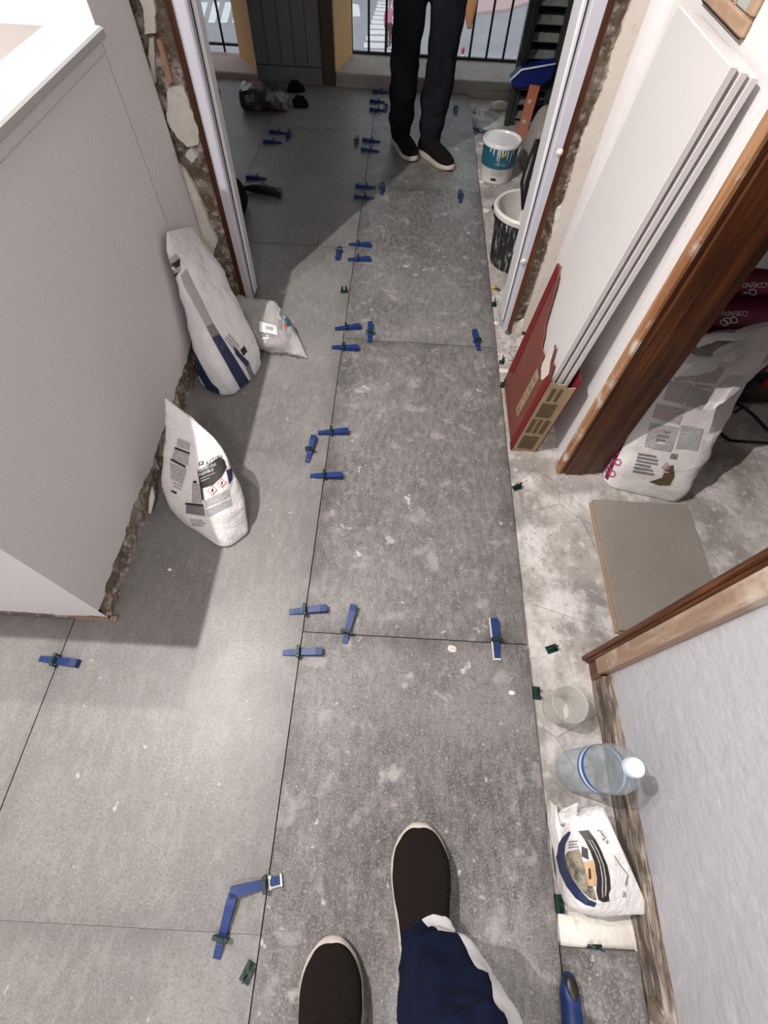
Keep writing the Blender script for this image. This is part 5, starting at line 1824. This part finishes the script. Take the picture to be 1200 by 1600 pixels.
# black bucket with mortar splashes, a white scoop inside
p = Vector((.533, 2.105, ZS))
kb = thing('mortar_bucket', 'black rubber bucket smeared with white mortar behind the door frame', 'bucket', p)
MB().lathe([(.108, 0), (.112, .004), (.118, .06), (.134, .222), (.139, .226)], p, 44, cap1=False).build('bucket_body', 'bucket_black', kb, smooth=40)
MB().lathe([(.134, .205), (.143, .212), (.145, .228), (.138, .236), (.128, .232), (.126, .21), (.104, .02), (.002, .02)], p, 44, cap0=False).build('white_lining', 'bucket_white', kb, smooth=40)
b = MB()
pts = [p + Vector((.139 * math.cos(a), .139 * math.sin(a), .20 - .10 * math.sin((a + math.pi) * 1.0) ** 2)) for a in [-math.pi + math.pi * k / 12 for k in range(13)]]
b.tube([q + Vector((0, -.006, 0)) for q in pts], .003, 8)
b.build('wire_handle', 'iron', kb, smooth=True)
rebase(kb)
sc = thing('scoop', 'white scoop with a black handle standing in the mortar bucket', 'scoop', p + Vector((.02, .02, .03)))
b = MB()
b.loft([(p + Vector((.02, -.035, .035)), (.050, 0, 0), (0, .03, 0), 2.6), (p + Vector((.025, -.01, .10)), (.060, 0, 0), (0, .05, 0), 2.6), (p + Vector((.03, .02, .175)), (.060, 0, .005), (0, .052, -.01), 2.6),
        (p + Vector((.03, .035, .200)), (.045, 0, .004), (0, .04, -.008), 2.4)], 24, 4)
b.build('scoop_body', 'bucket_white', sc, smooth=True)
b = MB()
b.tube([p + Vector((.0, .06, .19)), at_y(820, 285, 2.21), at_y(832, 250, 2.26), at_y(842, 220, 2.30)], [.014, .020, .022, .018], 12)
b.build('grip', 'black', sc, smooth=True)
rebase(sc)
b = MB()
q = Vector((.533, 2.53, ZS))
b.loft([(q + Vector((0, 0, .0)), (.065, 0, 0), (0, .06, 0), 2), (q + Vector((0, 0, .03)), (.06, 0, 0), (0, .055, 0), 2), (q + Vector((.01, 0, .075)), (.035, 0, 0), (0, .03, 0), 2), (q + Vector((.01, 0, .09)), (.012, 0, 0), (0, .01, 0), 2)],
       20, 5, amp=.018, nsc=20, seed=6)
tag(b.build('rag', 'black_cloth', smooth=True), 'crumpled black rag between the paint bucket and the mortar bucket', 'rag')

# brush on the bare floor
p0, p1 = fl(738, 199, ZS + .012), fl(768, 210, ZS + .012)
br = thing('paint_brush', 'blue-grey handled brush on the bare floor behind the paint bucket', 'brush', (p0 + p1) / 2 - Vector((0, 0, .012)))
MB().tube([p0, p0.lerp(p1, .3), p0.lerp(p1, .7)], [.006, .010, .008], 10).build('handle', 'teal_handle', br, smooth=True)
MB().tube([p0.lerp(p1, .7), p0.lerp(p1, .85)], [.012, .012], 10).build('ferrule', 'slat', br, smooth=True)
MB().tube([p0.lerp(p1, .85), p1 + (p1 - p0) * .15], [.0115, .009], 10).build('bristles', 'brush', br, smooth=True)
rebase(br)

# dark louvred shutter leaning by the balcony
sh = thing('louvre_shutter', 'dark louvred shutter leaf standing beside the balcony door', 'shutter', (.70, 3.52, ZS))
for x0, x1, yb in ((.600, .628, 3.52), (.632, .660, 3.535), (.80, .83, 3.52)):
    MB().box(x0, x1, yb - .02, yb + .02, ZS, 1.85, bev=.003).build('stile', 'louvre', sh)
for k in range(26):
    z = .03 + .068 * k
    MB().box(-.072, .072, -.022, .022, -.004, .004, Matrix.Translation((.73, 3.535, z)) @ Matrix.Rotation(math.radians(38), 4, 'X'), bev=.0015).build('slat', 'slat', sh)
MB().box(.66, .80, 3.515, 3.555, 1.80, 1.85).build('top_rail', 'louvre', sh)
MB().box(.655, .81, 3.562, 3.568, ZS + .01, 1.85).build('dark_sheet', 'dark_fill', sh)  # black sheet added so the gaps between the slats go dark
rebase(sh)
cb = thing('filler', 'near-black tall cupboard along the far room\'s right wall', 'filler', (.96, 2.95, ZS))  # box added to fill the region that reads black beside the shutter
MB().box(.84, 1.09, 2.45, 3.46, ZS, 1.95, bev=.004).build('filler_body', 'dark_fill', cb)
for k in range(2):
    MB().box(.826, .84, 2.46 + .50 * k, 2.95 + .50 * k, .06, 1.93, bev=.003).build('filler_front', 'dark_fill', cb)
    MB().tube([(.818, 2.92 + .07 * k, .95), (.818, 2.92 + .07 * k, 1.07)], .006, 8).build('filler_handle', 'black', cb, smooth=True)
rebase(cb)

# blue dustpan hung on an orange post
dp = thing('dustpan', 'dark blue dustpan propped on the orange level by the shutter', 'dustpan', (.70, 3.45, .15))
b = MB()
pc = [at_y(x, y, 3.44) for x, y in ((797, 126), (815, 109), (868, 100), (862, 122), (845, 134), (806, 138))]
b.prism(pc, (0, .05, .012))
b.build('pan', 'bluepan', dp)
b = MB()
b.tube([at_y(797, 126, 3.435), at_y(815, 109, 3.435), at_y(868, 100, 3.435)], .005, 8)
b.build('rim', 'band_white', dp, smooth=True)
b = MB()
b.tube([at_y(862, 110, 3.46), at_y(880, 104, 3.50), at_y(894, 98, 3.54)], [.012, .010, .010], 10)
b.build('handle', 'bluepan', dp, smooth=True)
rebase(dp)
lv = thing('spirit_level', 'orange metal level standing upright under the blue dustpan', 'level', (.70, 3.30, ZS))
a0, a1 = Vector((.668, 3.27, ZS)), Vector((.715, 3.43, .20))
MX = Matrix.Translation(a0) @ (a1 - a0).to_track_quat('Z', 'Y').to_matrix().to_4x4()
LL = (a1 - a0).length
MB().box(-.030, .030, -.012, .012, 0, LL, MX, bev=.003).build('level_body', 'orange', lv)
for k in (.38, .72):
    MB().lathe([(.010, 0), (.010, .003), (.005, .004)], (0, 0, 0), 14, M4=MX @ Matrix.Translation((.004, .012, LL * k)) @ Matrix.Rotation(-math.pi / 2, 4, 'X')).build('vial_window', 'ink_grey', lv)
    MB().lathe([(.010, 0), (.010, .003), (.005, .004)], (0, 0, 0), 14, M4=MX @ Matrix.Translation((.004, -.012, LL * k)) @ Matrix.Rotation(math.pi / 2, 4, 'X')).build('vial_window', 'ink_grey', lv)
rebase(lv)
# beige paper sack beside it
b = MB()
q = Vector((.725, 3.04, ZS))
b.loft([(q, (.075, 0, 0), (0, .10, 0), 3), (q + Vector((0, 0, .04)), (.08, 0, 0), (0, .105, 0), 3), (q + Vector((.01, .02, .14)), (.072, 0, 0), (0, .09, 0), 2.6), (q + Vector((.02, .05, .21)), (.05, 0, 0), (0, .06, 0), 2.2),
        (q + Vector((.025, .06, .24)), (.03, 0, 0), (0, .02, 0), 2)], 26, 5, amp=.010, nsc=16, seed=12, fold=.6)
tag(b.build('paper_sack', 'loose_tile', smooth=True), 'beige paper sack crumpled beside the orange level', 'sack')
b = MB()
q = fl(779, 170, ZS)
b.loft([(q, (.05, 0, 0), (0, .03, 0), 2.4), (q + Vector((0, 0, .025)), (.045, 0, 0), (0, .028, 0), 2.4), (q + Vector((.005, 0, .04)), (.02, 0, 0), (0, .012, 0), 2)], 16, 4, amp=.008, nsc=30)
tag(b.build('stone_lump', 'plaster_tan', smooth=True), 'pale lump of rubble at the shutter foot', 'rubble')

# dark film packet of clips and black bits by the grey panel
q = Vector((-.865, 3.50, .0013))
pk = thing('film_packet', 'dark shiny plastic packet lying before the grey plank panel', 'packet', q)
SK = MB()
SK.loft([(q + Vector((-.135, .03, .045)), (0, .05, .01), (0, 0, .03), 2.4), (q + Vector((-.11, .02, .05)), (0, .085, 0), (0, 0, .048), 3), (q + Vector((-.02, .02, .055)), (0, .095, 0), (0, 0, .054), 3),
         (q + Vector((.08, .02, .05)), (0, .09, 0), (0, 0, .048), 2.8), (q + Vector((.13, .02, .04)), (0, .06, .015), (0, 0, .025), 2.2), (q + Vector((.15, .01, .035)), (0, .05, .02), (0, 0, .008), 2)],
        32, 5, amp=.014, nsc=20, seed=7, fold=.8)
SK.build('packet_body', 'darkpack', pk, smooth=True)
bv = SK.bvh()
decal_quads('paper_label', [Q((384, 160), (397, 158), (397, 147), (383, 149))], bv, 'ink_dgrey', pk, .0015, 3)
decal_quads('paper_label', [Q((415, 157), (429, 160), (432, 146), (417, 144))], bv, 'ink_dgrey', pk, .0015, 3)
decal_poly('white_corner', [[(377, 143), (380, 136), (391, 135), (388, 141)]], bv, 'ink_white', pk, .0015, 1)
rebase(pk)
for k, (x, y, r, lb) in enumerate(((470, 166, .05, 'black crumpled rag next to the dark packet, nearer one'), (462, 142, .06, 'black crumpled rag next to the dark packet, by the panel'))):
    q = fl(x, y, .0013)
    b = MB()
    b.loft([(q, (r, 0, 0), (0, r * .6, 0), 2), (q + Vector((0, 0, .02)), (r * .9, 0, 0), (0, r * .6, 0), 2), (q + Vector((0, 0, .05)), (r * .4, 0, 0), (0, r * .3, 0), 2)], 18, 4, amp=.015, nsc=26, seed=k)
    tag(b.build('rag', 'black_cloth', smooth=True), lb, 'rag')

# black tool and bag behind the left door frame
q = fl(410, 303, .0013)
tg = thing('levelling_pliers', 'black gun-shaped levelling tool lying on the shaded floor', 'tool', q)
b = MB()
b.loft([(q + Vector((-.09, .01, .016)), (0, .010, 0), (0, 0, .010), 2.5), (q + Vector((-.02, .008, .022)), (0, .022, 0), (0, 0, .021), 2.5), (q + Vector((.05, -.008, .020)), (0, .022, 0), (0, 0, .019), 2.5),
        (q + Vector((.085, -.016, .018)), (0, .018, 0), (0, 0, .017), 2.5)], 16, 4)
b.build('barrel', 'black', tg, smooth=True)
MB().box(.085, .100, -.045, .012, 0, .036, Matrix.Translation(q), bev=.004).build('head', 'black', tg)
b = MB()
b.tube([q + Vector((-.02, .01, .02)), q + Vector((-.01, .05, .018)), q + Vector((-.012, .075, .014))], [.014, .012, .009], 10)
b.build('trigger', 'black', tg, smooth=True)
rebase(tg)
q = Vector((-.822, 2.325, .0013))
bb = thing('tool_bag', 'black cloth tool bag behind the left door frame', 'bag', q)
b = MB()
b.loft([(q, (.07, 0, 0), (0, .12, 0), 2.6), (q + Vector((0, 0, .03)), (.085, 0, 0), (0, .14, 0), 2.6), (q + Vector((-.01, .01, .10)), (.075, 0, 0), (0, .13, 0), 2.4), (q + Vector((-.03, .03, .15)), (.045, 0, 0), (0, .10, 0), 2.2),
        (q + Vector((-.03, .04, .17)), (.02, 0, 0), (0, .06, 0), 2)], 26, 5, amp=.014, nsc=16, seed=4)
b.build('bag_body', 'black_cloth', bb, smooth=True)
for k in range(4):
    b = MB()
    b.tube([q + Vector((-.02 + .02 * k, .09 - .03 * k, .13)), q + Vector((.0 + .02 * k, .06 - .03 * k, .135)), q + Vector((.02 + .018 * k, .03 - .03 * k, .115))], .006, 8)
    b.build('tool_tip', 'slat', bb, smooth=True)
rebase(bb)
